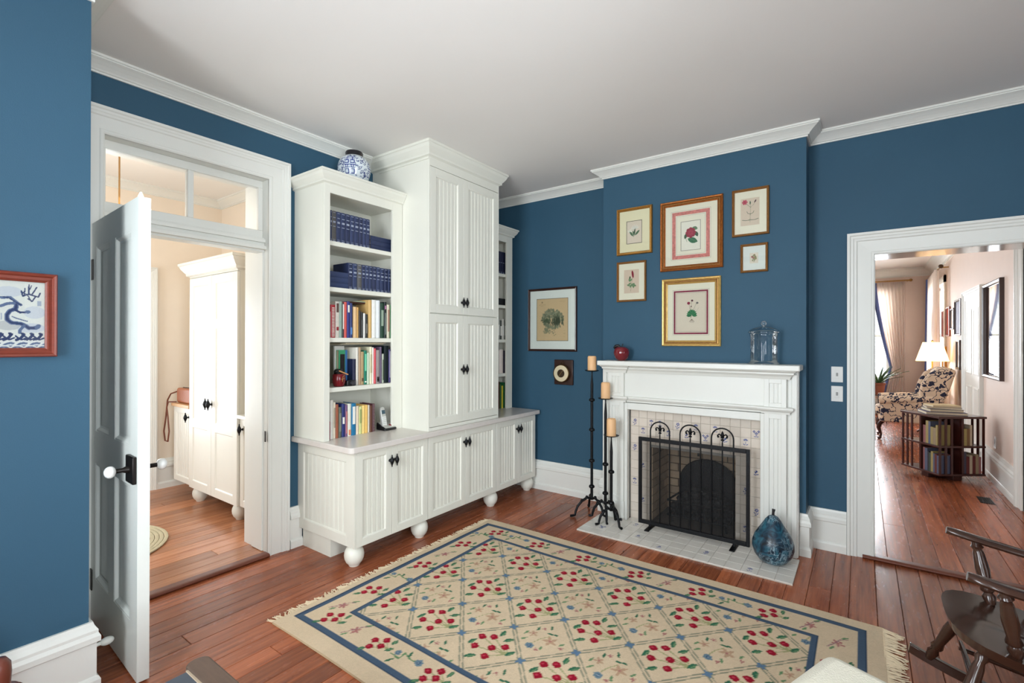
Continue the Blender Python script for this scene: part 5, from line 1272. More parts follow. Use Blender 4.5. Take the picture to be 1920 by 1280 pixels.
# ================================================================ ROCKING CHAIR (faces the rug, rocked back a little)
RW = mat('dark_walnut', (62,38,28), .2, noise=.3, nscale=22, coat=.25, stretch=(1,1,3))
rc = thing('rocking_chair', 'dark wooden rocking chair with saddle seat and turned spindles', 'chair', (.49, 2.545, .0), rz=R(180))
TL = Matrix.Rotation(R(-9), 4, 'Y')
def rl(mb): return xf(mb, TL)
def turned(p, q, r_=.017, style=0):
    prof = ((0, .7), (.06, .75), (.1, 1.05), (.14, .7), (.2, .9), (.45, 1.15), (.7, .85), (.78, 1.15), (.82, .7), (.88, 1.1), (1, .75)) if style == 0 else ((0, .6), (.3, .8), (.6, 1.0), (.85, .8), (1, .6))
    p, q = Vector(p), Vector(q)
    return MB().tube([p.lerp(q, k) for k, _ in prof], [r_*m_ for _, m_ in prof], 10)
# seat outline (local x forward)
out = []
for k in range(40):
    a = 2*math.pi*k/40; c, s = math.cos(a), math.sin(a); e = 3.0
    rr = (abs(c)**e+abs(s)**e)**(-1/e); out.append((.05+.25*rr*c, .25*rr*s*(1.0+.08*c)))
SZ = .425; vs = []; fs = []; rings = 6
for top in (1, 0):
    for k in range(rings+1):
        f_ = k/rings
        for x, y in out:
            dip = -.016*(1-f_**2)**1.0*(1 if x < .17 else .6)+.006*max(0, 1-abs(y)/.05)*(1 if x > .05 else 0)*(1-f_)
            vs.append((x*f_, y*f_, SZ+dip) if top else (x*f_*(1-.05*f_), y*f_*(1-.05*f_), SZ-.035))
n = 40; B0 = (rings+1)*n
for k in range(rings):
    for i in range(n):
        j = (i+1) % n; fs.append((k*n+i, (k+1)*n+i, (k+1)*n+j, k*n+j)); fs.append((B0+k*n+i, B0+k*n+j, B0+(k+1)*n+j, B0+(k+1)*n+i))
for i in range(n): j = (i+1) % n; fs.append((rings*n+i, B0+rings*n+i, B0+rings*n+j, rings*n+j))
mb = MB(); mb.v = vs; mb.f = fs; part('seat', rl(mb), RW, rc, smooth=50, local=True)
for s in (-1, 1):
    for x0_, x1_ in ((.2, .26), (-.14, -.22)):
        part('leg', rl(turned((x0_, s*.17, SZ-.03), (x1_, s*.3, .06), .02)), RW, rc, smooth=60, local=True)
    rk = []
    for k in range(17): x = -.46+.79*k/16; rk.append((x, s*.305, .022+.34*((x+.03)**2)))
    r2 = MB(); m_ = len(rk); vs = []; fs = []
    for x, y, z in rk:
        for dy, dz in ((-.014, -.018), (.014, -.018), (.014, .022), (-.014, .022)): vs.append((x, y+dy, z+dz))
    for k in range(m_-1):
        for i in range(4): j = (i+1) % 4; fs.append((4*k+i, 4*k+j, 4*k+4+j, 4*k+4+i))
    fs += [(3, 2, 1, 0), (4*m_-4, 4*m_-3, 4*m_-2, 4*m_-1)]
    r2.add(vs, fs); part('rocker', rl(r2), RW, rc, bevel=.004, local=True)
    part('stretcher', rl(turned((.19, s*.215, .19), (-.195, s*.215, .19), .013, 1)), RW, rc, smooth=60, local=True)
    # arm with a rounded knuckle end, supports
    ar = MB(); AP = [(.30, s*.257, .655), (.27, s*.26, .655), (.2, s*.258, .652), (.05, s*.25, .65), (-.1, s*.235, .65), (-.22, s*.21, .652)]
    WD = [.016, .034, .04, .028, .024, .022]; vs = []; fs = []
    for (x, y, z), w_ in zip(AP, WD):
        for q in range(10): a = 2*math.pi*q/10; vs.append((x, y+w_*math.cos(a), z+.015*math.sin(a)))
    for k in range(len(AP)-1):
        for i in range(10): j = (i+1) % 10; fs.append((10*k+i, 10*k+j, 10*k+10+j, 10*k+10+i))
    fs += [tuple(range(10))[::-1], tuple(10*len(AP)-10+i for i in range(10))]
    ar.add(vs, fs); part('arm', rl(ar), RW, rc, smooth=60, local=True)
    part('arm_support', rl(turned((.205, s*.257, .645), (.13, s*.205, SZ-.005), .021)), RW, rc, smooth=60, local=True)
    for x in (.05, -.06): part('spindle', rl(turned((x, s*.247, .645), (x-.03, s*.208, SZ-.005), .011, 1)), RW, rc, smooth=60, local=True)
    part('back_post', rl(turned((-.185, s*.19, SZ-.01), (-.33, s*.235, 1.02), .019)), RW, rc, smooth=60, local=True)
for k in range(6):
    y = -.15+.06*k; part('spindle', rl(turned((-.19, y, SZ-.01), (-.335, y*1.2, 1.0), .009, 1)), RW, rc, smooth=60, local=True)
cr_ = MB(); cr_.prism([(-.27, .96), (-.2, .985), (0, 1.0), (.2, .985), (.27, .96), (.275, 1.05), (.15, 1.09), (0, 1.1), (-.15, 1.09), (-.275, 1.05)], -.345, -.318, 'x'); part('crest_rail', rl(cr_), RW, rc, bevel=.006, local=True)
part('front_stretcher', rl(turned((.19, -.21, .22), (.19, .21, .22), .013, 1)), RW, rc, smooth=60, local=True)

# ================================================================ NEAR FURNITURE AT THE EDGE OF VIEW
CRF = mat('cream_wool_upholstery', (236,230,210), .95, noise=.05, nscale=30, bump=.4, bscale=200, sheen=.2)
def footstool(label, corner, heading, sa, sb, ztop, zl, name='footstool', rnd_=.05):
    """rounded upholstered stool; corner = far corner of its top, heading = direction of one edge (deg)"""
    a1, a2 = R(heading), R(heading+90); e1, e2 = Vector((math.cos(a1), math.sin(a1), 0)), Vector((math.cos(a2), math.sin(a2), 0))
    c = Vector((corner[0], corner[1], 0))+e1*sa/2+e2*sb/2
    t = thing(name, label, 'footstool', (c.x, c.y, RZT+.002), rz=a1)
    part('cushion', MB().box(-sa/2, -sb/2, zl, sa/2, sb/2, ztop-RZT), CRF, t, bevel=rnd_, seg=5, local=True)
    pp = []; r_ = rnd_
    for sx_, sy_, a0 in ((1, -1, -90), (1, 1, 0), (-1, 1, 90), (-1, -1, 180)):
        for k in range(5): a = R(a0+22.5*k); pp.append((sx_*(sa/2-r_)+r_*1.0*math.cos(a), sy_*(sb/2-r_)+r_*1.0*math.sin(a), ztop-RZT-rnd_))
    part('piping', MB().tube(pp, .006, 6, closed=True), CRF, t, smooth=60, local=True)
    for sx_ in (-1, 1):
        for sy_ in (-1, 1): part('leg', MB().lathe([(.016, 0), (.02, .02), (.028, zl+.004)], (sx_*(sa/2-.07), sy_*(sb/2-.07), 0), 14), RW, t, smooth=50, local=True)
    return t
footstool('cream upholstered footstool standing on the rug', (-.1, 2.05), 249, .5, .44, .42, .13)
footstool('cream upholstered cube stool between footstool and rocking chair', (.385, 2.06), 282, .40, .40, .53, .12, rnd_=.04)
# old wooden bench with a grey painted panel, its end board rounded
bz = .42; p = onZ(bz, 351, 1258)
bx_, by_ = float(p[0]), float(p[1])
OW = mat('worn_brown_wood', (92,70,56), .5, noise=.45, nscale=14, stretch=(1,5,1)); GW = mat('worn_grey_paint', (66,74,84), .5, noise=.35, nscale=12)
t = thing('wooden_bench', 'low worn wooden bench with grey painted top by the open door', 'bench', (bx_+.3, by_-.25, 0))
part('top_panel', MB().box(bx_, by_-.5, bz-.025, bx_+.62, by_, bz), GW, t, bevel=.003)
ed = [(bx_-.012, by_+.002)]+[(bx_-.012-.03*math.sin(a), by_+.038-.036*math.cos(a)) for a in [k*math.pi/8 for k in range(9)]]+[(bx_+.63, by_+.074), (bx_+.63, by_+.002)]
part('end_board', MB().prism([(x, y) for x, y in ed], bz-.2, bz+.006, 'z'), OW, t, bevel=.006)
part('bead', MB().box(bx_, by_-.004, bz-.01, bx_+.62, by_+.004, bz+.004), mat('pale_worn_edge', (176,156,132), .5), t)
part('end_board', MB().box(bx_-.01, by_-.57, bz-.2, bx_+.63, by_-.502, bz+.006), OW, t, bevel=.006)
for x in (bx_+.03, bx_+.57):
    for y in (by_+.03, by_-.54): part('leg', MB().box(x-.022, y-.022, 0, x+.022, y+.022, bz-.19), OW, t, bevel=.003)
# scrolled wooden stand by the near wall
p = onX(-2.3, -4, 1258); sx_, sy_, sz_ = -2.3, float(p[1]), float(p[2])
RWD = mat('reddish_wood', (112,56,42), .35, noise=.25, nscale=16, coat=.2)
t = thing('wooden_stand', 'small reddish wooden stand with rounded post against near wall', 'stand', (sx_, sy_, 0))
part('post', MB().lathe([(.04, .02), (.03, .05), (.02, sz_-.12), (.03, sz_-.06), (.033, sz_-.01), (.031, sz_+.02), (.02, sz_+.038), (.001, sz_+.042)], (sx_, sy_, 0), 24), RWD, t, smooth=60)
q_ = onX(-2.3, 32, 1282); part('scroll', MB().tube([(sx_, sy_+.02, sz_-.13), (sx_, sy_+.06, sz_-.09), (sx_, float(q_[1]), float(q_[2])), (sx_, float(q_[1])-.005, float(q_[2])-.05)], [.02, .026, .026, .012], 10), RWD, t, smooth=60)
part('foot', MB().box(sx_-.1, sy_-.1, 0, sx_+.1, sy_+.1, .02), RWD, t, bevel=.006)

# ================================================================ HALL beyond the open door
HX, HY1, HY0h = -5.75, 2.45, -.7
HDW = mat('hall_white_paint', (236,234,224), .35, noise=.02)
plank_floor('floor_hall', HX, XA-.03, HY0h, HY1, FZ, PINEH, avgw=.105)
GD0, GD1, GDZ = .86, 1.72, 2.12                  # glazed outer door
struct('wall_hall_end', wallx(HX-.2, HX, HY0h-.2, HY1+.2, -.05, ZC, [(GD0, GD1, FZ, GDZ)]), CREAM)
struct('wall_hall_far', wally(HY1, HY1+.2, HX, XA-.31, -.05, ZC), CREAM)
struct('wall_hall_near', wally(HY0h-.2, HY0h, HX, XA-.31, -.05, ZC, [(-5.1, -4.1, .8, 2.4)]), CREAM)
mb = MB(); mb.box(XA-.335, YC0-.2, FZ, XA-.311, DA0-.02, ZC); mb.box(XA-.335, DA1+.02, FZ, XA-.311, HY1, ZC); mb.box(XA-.335, DA0-.02, DAZ+.02, XA-.311, DA1+.02, ZC); mb.box(XA-.335, HY0h, FZ, XA-.311, YC0-.2, ZC); struct('wall_hall_right', mb, CREAM)
mb = MB(); mb.box(HX-.2, HY0h-.2, ZC, XA-.31, HY1+.2, ZC+.1); struct('ceiling_hall', mb, CEIL)
struct('baseboard_hall', MB().sweep([(HX+.0, HY1), (HX, GD1+.12)], BASE(FZ)), WHITE)
struct('trim_8', MB().sweep([(XA-.335, HY0h), (XA-.335, HY1), (HX, HY1), (HX, HY0h)], CROWN(), closed=True), WHITE, 'white crown moulding of the hall')
mb = MB(); vframe(mb, [(GD0, FZ), (GD0, GDZ), (GD1, GDZ), (GD1, FZ)], CAS(.12), lambda v: (HX+v[2], v[0], v[1])); struct('trim_9', mb, WHITE, 'white casing of the glazed outer door')
room_window('window_6', True, -5.1, -4.1, .8, 2.4, HY0h, 1)
mb = MB()
for a, b, c, d in ((GD0, GD0+.1, FZ, GDZ), (GD1-.1, GD1, FZ, GDZ), (GD0+.1, GD1-.1, FZ, .55), (GD0+.1, GD1-.1, GDZ-.12, GDZ), (GD0+.1, GD1-.1, 1.3, 1.34), ((GD0+GD1)/2-.015, (GD0+GD1)/2+.015, .55, GDZ-.12)): mb.box(HX-.1, a, c, HX-.055, b, d)
o = struct('door_2', mb, HDW, 'white glazed outer door at the end of the hall')
part('pane', MB().box(HX-.08, GD0+.09, .54, HX-.075, GD1-.09, GDZ-.11), GLASS, o)
# garden seen through the glass
LEAFG = mat('garden_leaves', (96,140,70), .7, noise=.4, nscale=5)
rnd = random.Random(21); hb = MB()
for k in range(900):
    x, y, z = rnd.uniform(-9.4, -8.4), rnd.uniform(-1.5, 4.5), rnd.uniform(.1, 2.6); a = rnd.uniform(0, 6.3); M = Matrix.Translation((x, y, z)) @ Matrix.Rotation(a, 4, 'Z') @ Matrix.Rotation(rnd.uniform(-1, 1), 4, 'X')
    hb.add([(-.09, 0, 0), (0, -.045, .01), (.1, 0, 0), (0, .045, .01)], [(0, 1, 2, 3)], M)
t = thing('hedge', 'green leafy hedge outside the glazed hall door', 'hedge', (-8.9, 1.5, -.1)); part('foliage', hb, LEAFG, t, kind='stuff')
part('stems', MB().tube([(-8.9, .2, -.1), (-8.9, .4, 2.2)], .04, 6).tube([(-8.9, 2.6, -.1), (-8.95, 2.5, 2.2)], .04, 6), mat('bark', (80,64,50), .9), t)
mb = MB(); mb.box(-12, -4, -.2, HX-.2, 7, -.1); struct('floor_garden', mb, mat('lawn', (110,140,80), .9, noise=.3, nscale=3))

# hall cupboards
YH = 1.88
t = thing('hall_cupboard', 'tall white panelled cupboard on bun feet in the hall', 'cupboard', (-4.6, 2.15, FZ))
tx0, tx1 = -5.06, -4.125
part('carcass', MB().box(tx0, YH+.021, .155, tx1, HY1-.01, 2.085), HDW, t)
sm = -4.60
for a, b, kx in ((tx0+.004, sm-.002, sm-.05), (sm+.002, tx1-.004, sm+.01)):
    d = frame_panel(t, 'door', 'y', YH, a, b, .157, 2.08, st=.07, sgn=-1, mtl=HDW, bead=False, rails=(.72, 1.62)); 
for kx in (sm-.045, sm+.012): knob(t, kx, YH, .955, 'y', 1.2)
part('crown_moulding', cab_crown([(tx0, HY1-.02), (tx0, YH), (tx1, YH), (tx1, HY1-.02)], 2.215, 1.4, left=False), HDW, t)
part('top_board', MB().box(tx0+.002, YH+.002, 2.085, tx1-.002, HY1-.012, 2.21), HDW, t)
for x in (-5.0, -4.22): foot(t, x, YH+.075, FZ)
def hall_base(x0, x1, label, kx, zt=.905):
    t = thing('hall_cabinet', label, 'cabinet', ((x0+x1)/2, 2.15, FZ))
    part('carcass', MB().box(x0, YH+.041, .155, x1, HY1-.002, zt-.03), HDW, t)
    d = frame_panel(t, 'door', 'y', YH+.02, x0+.004, x1-.004, .157, zt-.035, st=.05, sgn=-1, mtl=HDW); knob(d, kx, YH+.02, .79, 'y', 1.1)
    part('counter', MB().box(x0-.0, YH-.005, zt-.03, x1, HY1-.002, zt), mat('hall_wood_counter', (214,168,120), .3, noise=.15, nscale=20) if x0 < -5 else HDW, t, bevel=.004)
    part('plinth', MB().box(x0+.02, YH+.25, FZ, x1-.005, HY1-.01, .155), HDW, t)
    return t
hall_base(-5.47, tx0-.003, 'low white hall cabinet carrying the brown handbag', -5.12)
hall_base(tx1+.003, -3.73, 'low white hall cabinet beside the door jamb', -4.07)
# handbag with looped strap
LEA = mat('tan_leather', (160,84,40), .4, noise=.2, nscale=14, bump=.2, bscale=60)
hx0, hx1, hz0, hz1 = -5.44, -5.1, .906, 1.05
t = thing('handbag', 'small tan leather handbag on the hall counter, strap hanging down', 'handbag', ((hx0+hx1)/2, YH+.08, hz0))
part('body', MB().box(hx0, YH+.03, hz0, hx1, YH+.13, hz1), LEA, t, bevel=.02, seg=4)
part('zip', MB().box(hx0+.03, YH+.075, hz1-.004, hx1-.02, YH+.085, hz1+.004), BLACK, t)
sp = [(hx0, YH+.06, hz1-.03), (hx0-.05, YH-.0, hz1-.06), (hx0-.07, YH-.02, .93), (hx0-.1, YH-.025, .75), (hx0-.13, YH-.03, .62), (hx0-.1, YH-.03, .53), (hx0-.03, YH-.03, .53), (hx0+.0, YH-.03, .63), (hx0-.03, YH-.03, .76), (hx0-.06, YH-.03, .86), (hx0-.02, YH-.03, .915), (hx0+.03, YH+.02, .915)]
part('strap', MB().tube(sp, .007, 6), mat('dark_tan_leather', (112,58,36), .45), t, smooth=60)
# round braided mat
t = thing('braided_mat', 'round braided jute mat on the hall floor', 'mat', (-4.42, .98, FZ))
bm_ = MB(); pts = []
turns = 17
for k in range(turns*36): a = 2*math.pi*k/36; r_ = .02+.0285*k/36; pts.append((-4.42+r_*math.cos(a), .98+r_*math.sin(a), FZ+.008+.0015*math.sin(a*40)))
bm_.tube(pts, .0145, 6); mm = Matrix.Translation((0, 0, FZ+.009)) @ Matrix.Scale(.5, 4, (0, 0, 1)) @ Matrix.Translation((0, 0, -FZ-.009)); xf(bm_, mm)
part('braid', bm_, mat('jute', (196,184,152), .95, noise=.3, nscale=90, bump=.5, bscale=160), t, smooth=60)
# chandelier behind the transom
hx_, hy_ = -4.6, 1.23
t = thing('hall_chandelier', 'small brass chandelier with lit bulbs hanging in the hall', 'chandelier', (hx_, hy_, 2.5))
BRS = mat('brass', (170,130,70), .3, .8)
part('rod', MB().tube([(hx_, hy_, ZC), (hx_, hy_, 2.5)], .006, 8), BRS, t, smooth=60)
part('canopy', MB().lathe([(.05, ZC-.02), (.05, ZC-.001)], (hx_, hy_, 0), 20), BRS, t, smooth=40)
part('hub', MB().ball((hx_, hy_, 2.49), .035), BRS, t, smooth=180)
BULB = mat('lit_bulb', (255,226,180), .5, emit=22)
for k in range(4):
    a = R(20+90*k); c, s = math.cos(a), math.sin(a)
    part('arm', MB().tube([(hx_, hy_, 2.49), (hx_+.12*c, hy_+.12*s, 2.45), (hx_+.22*c, hy_+.22*s, 2.49), (hx_+.22*c, hy_+.22*s, 2.53)], .006, 6), BRS, t, smooth=60)
    part('bulb', MB().lathe([(.012, 2.53), (.022, 2.56), (.018, 2.59), (.006, 2.62), (.001, 2.625)], (hx_+.22*c, hy_+.22*s, 0), 12), BULB, t, smooth=60)
bulb('chandelier_light', (hx_, hy_, 2.62), 6, (1, .94, .86), .2)

# ================================================================ PARLOUR beyond the right doorway
PX1, PX0, PY0, PY1 = 1.16, -2.4, YB+.25, 12.8
PWW = (-.66, .46, .75, 2.6)                       # far window
plank_floor('floor_parlour', -.62, PX1, YB+.03, PY1, FZ, PINE, avgw=.125, minlen=2.2, maxlen=4.5)
mb = MB(); mb.box(PX0, PY0, FZ-.05, -.62, PY1, FZ); struct('floor_parlour_side', mb, PINE)
struct('wall_parlour_right', wallx(PX1, PX1+.2, PY0, PY1+.2, -.05, ZC, [(5.15, 6.12, FZ, 2.5), (11.1, 12.2, .75, 2.55)]), PINK)
struct('wall_parlour_far', wally(PY1, PY1+.2, PX0, PX1, -.05, ZC, [PWW]), PINK)
struct('wall_parlour_left', wallx(PX0-.2, PX0, PY0, PY1+.2, -.05, ZC, [(8.45, 9.55, .7, 2.5), (5.85, 6.95, .7, 2.5)]), PINK)
mb = MB(); mb.box(PX0, PY0-.0, FZ, DB0-.02, PY0+.016, ZC); mb.box(DB1+.02, PY0, FZ, PX1, PY0+.016, ZC); mb.box(DB0-.02, PY0, DBZ+.02, DB1+.02, PY0+.016, ZC); struct('wall_parlour_near', mb, PINK)
mb = MB(); mb.box(PX0-.2, PY0, ZC, PX1+1.6, PY1+.2, ZC+.1); struct('ceiling_parlour', mb, CEIL)
def PCR(z=ZC): return [(d*1.9, ZC+(q-ZC)*2.2) for d, q in CROWN()]
struct('trim_10', MB().sweep([(PX1, PY0+.016), (PX1, PY1), (PX0, PY1), (PX0, PY0+.016)], PCR(), closed=True), WHITE, 'white crown moulding of the parlour')
struct('baseboard_parlour', MB().sweep([(PX1, 6.27), (PX1, 7.86)], BASE(FZ, .32)), WHITE)
struct('baseboard_parlour_far', MB().sweep([(PX1, 9.2), (PX1, PY1), (PX0, PY1)], BASE(FZ, .32)), WHITE)
room_window('window_7', True, PWW[0], PWW[1], PWW[2], PWW[3], PY1, -1)
room_window('window_10', False, 11.1, 12.2, .75, 2.55, PX1, -1)
room_window('window_8', False, 8.45, 9.55, .7, 2.5, PX0, 1)
room_window('window_9', False, 5.85, 6.95, .7, 2.5, PX0, 1)
# blinds in the far window
bl = thing('window_blind', 'white slatted blind in the far parlour window', 'blind', ((PWW[0]+PWW[1])/2, PY1-.02, PWW[2]))
for k in range(46):
    z = PWW[2]+.06+k*.038
    part('slat', MB().box(PWW[0]+.06, -.012, -.001, PWW[1]-.06, .012, .001, Matrix.Translation((0, PY1+.02, z)) @ Matrix.Rotation(R(25), 4, 'X')), WHITE, bl)
# doorway in the right wall with an open white door
mb = MB(); vframe(mb, [(5.15, FZ), (5.15, 2.5), (6.12, 2.5), (6.12, FZ)], CAS(.15), lambda v: (PX1-v[2], v[0], v[1])); mb.box(PX1-.004, 6.12, FZ, PX1+.21, 6.14, 2.5); mb.box(PX1-.004, 5.13, FZ, PX1+.21, 5.15, 2.5); mb.box(PX1-.004, 5.13, 2.5, PX1+.21, 6.14, 2.52)
ca = struct('trim_11', mb, WHITE, 'white casing of the side doorway in the parlour')
for z in (.36, 1.42): part('hinge', MB().box(PX1+.0, 6.113, z, PX1+.03, 6.12, z+.1), DARKM, ca)
mb = MB(); mb.box(PX1+.2, 4.6, FZ-.05, PX1+1.6, 7.2, FZ); struct('floor_side_room', mb, PINE)
mb = MB(); mb.box(PX1+1.6, 4.6, FZ, PX1+1.7, 7.3, ZC); mb.box(PX1+.2, 7.2, FZ, PX1+1.6, 7.3, ZC); mb.box(PX1+.2, 4.5, FZ, PX1+1.6, 4.6, ZC); struct('wall_side_room', mb, HDW)
area('window_daylight', (PX1+1.55, 5.9, 1.7), (-1, .2, 0), 1.0, 1.5, 30, DAY)  # added area lamp to light up the side room, which has no window
# second door on that wall: casing and panelled leaf
cy0, cy1 = 7.98, 9.02; zz = 2.08
mb = MB(); vframe(mb, [(cy0, FZ), (cy0, zz), (cy1, zz), (cy1, FZ)], CAS(.12), lambda v: (PX1-v[2], v[0], v[1])); struct('trim_12', mb, WHITE, 'white casing of the closed parlour door')
mb = MB(); mb.box(PX1-.01, cy0, FZ, PX1-.002, cy1, zz); d3 = struct('door_3', mb, HDW, 'closed white door in the parlour')
for a, b in ((cy0+.1, cy0+.46), (cy1-.46, cy1-.1)):
    for c, d in ((.25, .95), (1.1, 1.95)):
        mb = MB(); vframe(mb, [(a, c), (b, c), (b, d), (a, d)], [(0, .01), (0, .016), (.02, .018), (.03, .01)], lambda v: (PX1-v[2], v[0], v[1]), closed=True); part('panel_moulding', mb, HDW, d3)
# big mirror
my0, my1, mz0, mz1 = 6.84, 7.72, 1.12, 2.17
t = thing('wall_mirror', 'large dark-framed mirror on the parlour wall', 'mirror', (PX1, (my0+my1)/2, mz0))
mb = MB(); vframe(mb, [(my0, mz0), (my1, mz0), (my1, mz1), (my0, mz1)], [(0, 0), (0, .035), (.012, .04), (.03, .03), (.035, .01), (.035, 0)], lambda v: (PX1-v[2], v[0], v[1]), closed=True); part('frame', mb, DWOODF, t)
part('mirror_glass', MB().box(PX1-.008, my0+.03, mz0+.03, PX1-.004, my1-.03, mz1-.03), mat('silvered_glass', (225,225,225), .03, 1.0), t)
# smaller pictures along the same wall
for i, (a, b, z0, z1, c, fm) in enumerate(((11.05, 11.35, 1.6, 2.08, (180,120,110), WOODF), (10.45, 10.85, 1.62, 2.1, (190,90,80), WOODF), (10.0, 10.35, 1.72, 2.05, (170,150,140), DWOODF), (9.35, 9.9, 1.62, 2.15, (90,84,110), DWOODF), (9.45, 9.75, 1.12, 1.55, (150,110,80), DWOODF), (10.9, 11.3, 1.05, 1.45, (200,150,90), GOLD))):
    t = thing('small_picture', ('small reddish picture in a wood frame nearest the curtain', 'tall reddish picture in a wood frame on parlour wall', 'small dark-framed grey picture on parlour wall', 'dark violet picture in a black frame beside the parlour door casing', 'small dark-framed picture low on the lamplit wall', 'small gilt picture low on the wall behind the lamp')[i], 'picture', (PX1, (a+b)/2, z0))
    mb = MB(); vframe(mb, [(a, z0), (b, z0), (b, z1), (a, z1)], [(0, 0), (0, .025), (.02, .028), (.03, .012), (.03, 0)], lambda v: (PX1-v[2], v[0], v[1]), closed=True); part('frame', mb, fm, t)
    part('print', MB().box(PX1-.01, a+.025, z0+.025, PX1-.004, b-.025, z1-.025), mat('small_print_%d' % i, c, .6, noise=.5, nscale=14), t)
t = thing('wall_outlet', 'white outlet plate low on the parlour wall', 'outlet', (PX1, 7.25, .4)); part('plate', MB().box(PX1-.006, 7.2, .38, PX1-.0005, 7.28, .5), PORC, t, bevel=.002); part('socket', MB().box(PX1-.008, 7.225, .4, PX1-.005, 7.255, .48), mat('switch_grey', (150,150,146), .4), t)
p = onZ(FZ, 1848, 938); t = thing('floor_vent', 'dark metal vent grille in the parlour floor', 'vent', (float(p[0]), float(p[1]), FZ))
part('frame', MB().box(p[0]-.05, p[1]-.12, FZ+.0005, p[0]+.05, p[1]+.12, FZ+.003), DARKM, t)
for k in range(6): part('slat', MB().box(p[0]-.042+.016*k, p[1]-.11, FZ+.003, p[0]-.036+.016*k, p[1]+.11, FZ+.006), DARKM, t)

# curtains
CURT = mat('cream_pink_curtain', (252,242,234), .9, noise=.06, nscale=30); CBL = mat('blue_curtain_edge', (84,102,158), .8)
def lets_light(m, col, k=.5):
    N = m.node_tree.nodes; L = m.node_tree.links; tr = N.new('ShaderNodeBsdfTranslucent'); tr.inputs[0].default_value = (*lin(col), 1); mx = N.new('ShaderNodeMixShader'); mx.inputs[0].default_value = k
    L.new(N['Principled BSDF'].outputs[0], mx.inputs[1]); L.new(tr.outputs[0], mx.inputs[2]); L.new(mx.outputs[0], N['Material Output'].inputs[0])
lets_light(CURT, (254,244,236), .5)
def curtain(name, label, p0, p1, z0, z1, tie=None, edge=None, amp=.035, folds=9):
    """pleated cloth hanging between two plan points"""
    t = thing(name, label, 'curtain', (p0[0], p0[1], z0)); d = Vector((p1[0]-p0[0], p1[1]-p0[1])); L_ = d.length; d.normalize(); nn = Vector((-d.y, d.x))
    nu, nv = folds*8, 14; mb = MB(); vs = []; fs = []; 
    for j in range(nv+1):
        v = j/nv; z = z0+(z1-z0)*v
        for i in range(nu+1):
            u = i/nu; s = u
            if tie: zt, k = tie; f_ = max(0, 1-abs((z-zt)/(z1-zt if z > zt else (zt-z0)*1.6))); f_ = f_**1.3; s = u+(1-u)*f_*k
            off = amp*math.sin(u*folds*2*math.pi)*(.55+.45*(1-v)); q = Vector(p0)+d*(s*L_)+nn*off
            vs.append((q.x, q.y, z))
    for j in range(nv):
        for i in range(nu): fs.append((j*(nu+1)+i, j*(nu+1)+i+1, (j+1)*(nu+1)+i+1, (j+1)*(nu+1)+i))
    mb.add(vs, fs); o = part('cloth', mb, CURT, t, smooth=180); m = o.modifiers.new('solid', 'SOLIDIFY'); m.thickness = .004
    if edge:
        vs = []; fs = []; w = 12
        for j in range(nv+1):
            for i in range(w): q = mb.v[j*(nu+1)+i]; vs.append((q[0]-nn.x*.006, q[1]-nn.y*.006, q[2]))
        # border strip runs down the leading edge
        for j in range(nv):
            for i in range(w-1): fs.append((j*w+i, j*w+i+1, (j+1)*w+i+1, (j+1)*w+i))
        e = MB().add(vs, fs); o = part('blue_border', e, CBL, t, smooth=180); m = o.modifiers.new('solid', 'SOLIDIFY'); m.thickness = .01
    return t
curtain('curtain', 'cream pleated curtain with blue edge, tied back at the far window', (.16, PY1-.14), (.71, PY1-.14), .05, 2.76, tie=(1.0, .55), edge=True)
curtain('curtain', 'cream pleated curtain with blue edge on the parlour side wall', (PX1-.1, 12.55), (PX1-.14, 10.75), .05, 2.74, edge=True, amp=.06, folds=8)
curtain('curtain', 'cream pleated curtain at the hidden side of the far window', (-.9, PY1-.14), (-.55, PY1-.14), .05, 2.76, amp=.03, folds=6)
t = thing('curtain_rod', 'brass curtain rod over the far window', 'curtain rod', (0, PY1-.14, 2.78)); part('rod', MB().tube([(-1, PY1-.14, 2.785), (.78, PY1-.14, 2.785)], .014, 8), BRS, t, smooth=60); part('finial', MB().ball((.8, PY1-.14, 2.785), .03), BRS, t, smooth=180)
for x in (-.97, .75): part('bracket', MB().box(x-.01, PY1-.14, 2.77, x+.01, PY1, 2.79), BRS, t)
t = thing('curtain_rod', 'brass curtain rod on the parlour side wall', 'curtain rod', (PX1-.11, 11.6, 2.76)); part('rod', MB().tube([(PX1-.11, 12.6, 2.77), (PX1-.11, 10.62, 2.77)], .014, 8), BRS, t, smooth=60); part('finial', MB().ball((PX1-.11, 10.58, 2.77), .035), mat('dark_brass', (70,50,30), .4, .6), t, smooth=180)
for y in (12.5, 10.7): part('bracket', MB().box(PX1-.11, y-.01, 2.755, PX1, y+.01, 2.775), BRS, t)

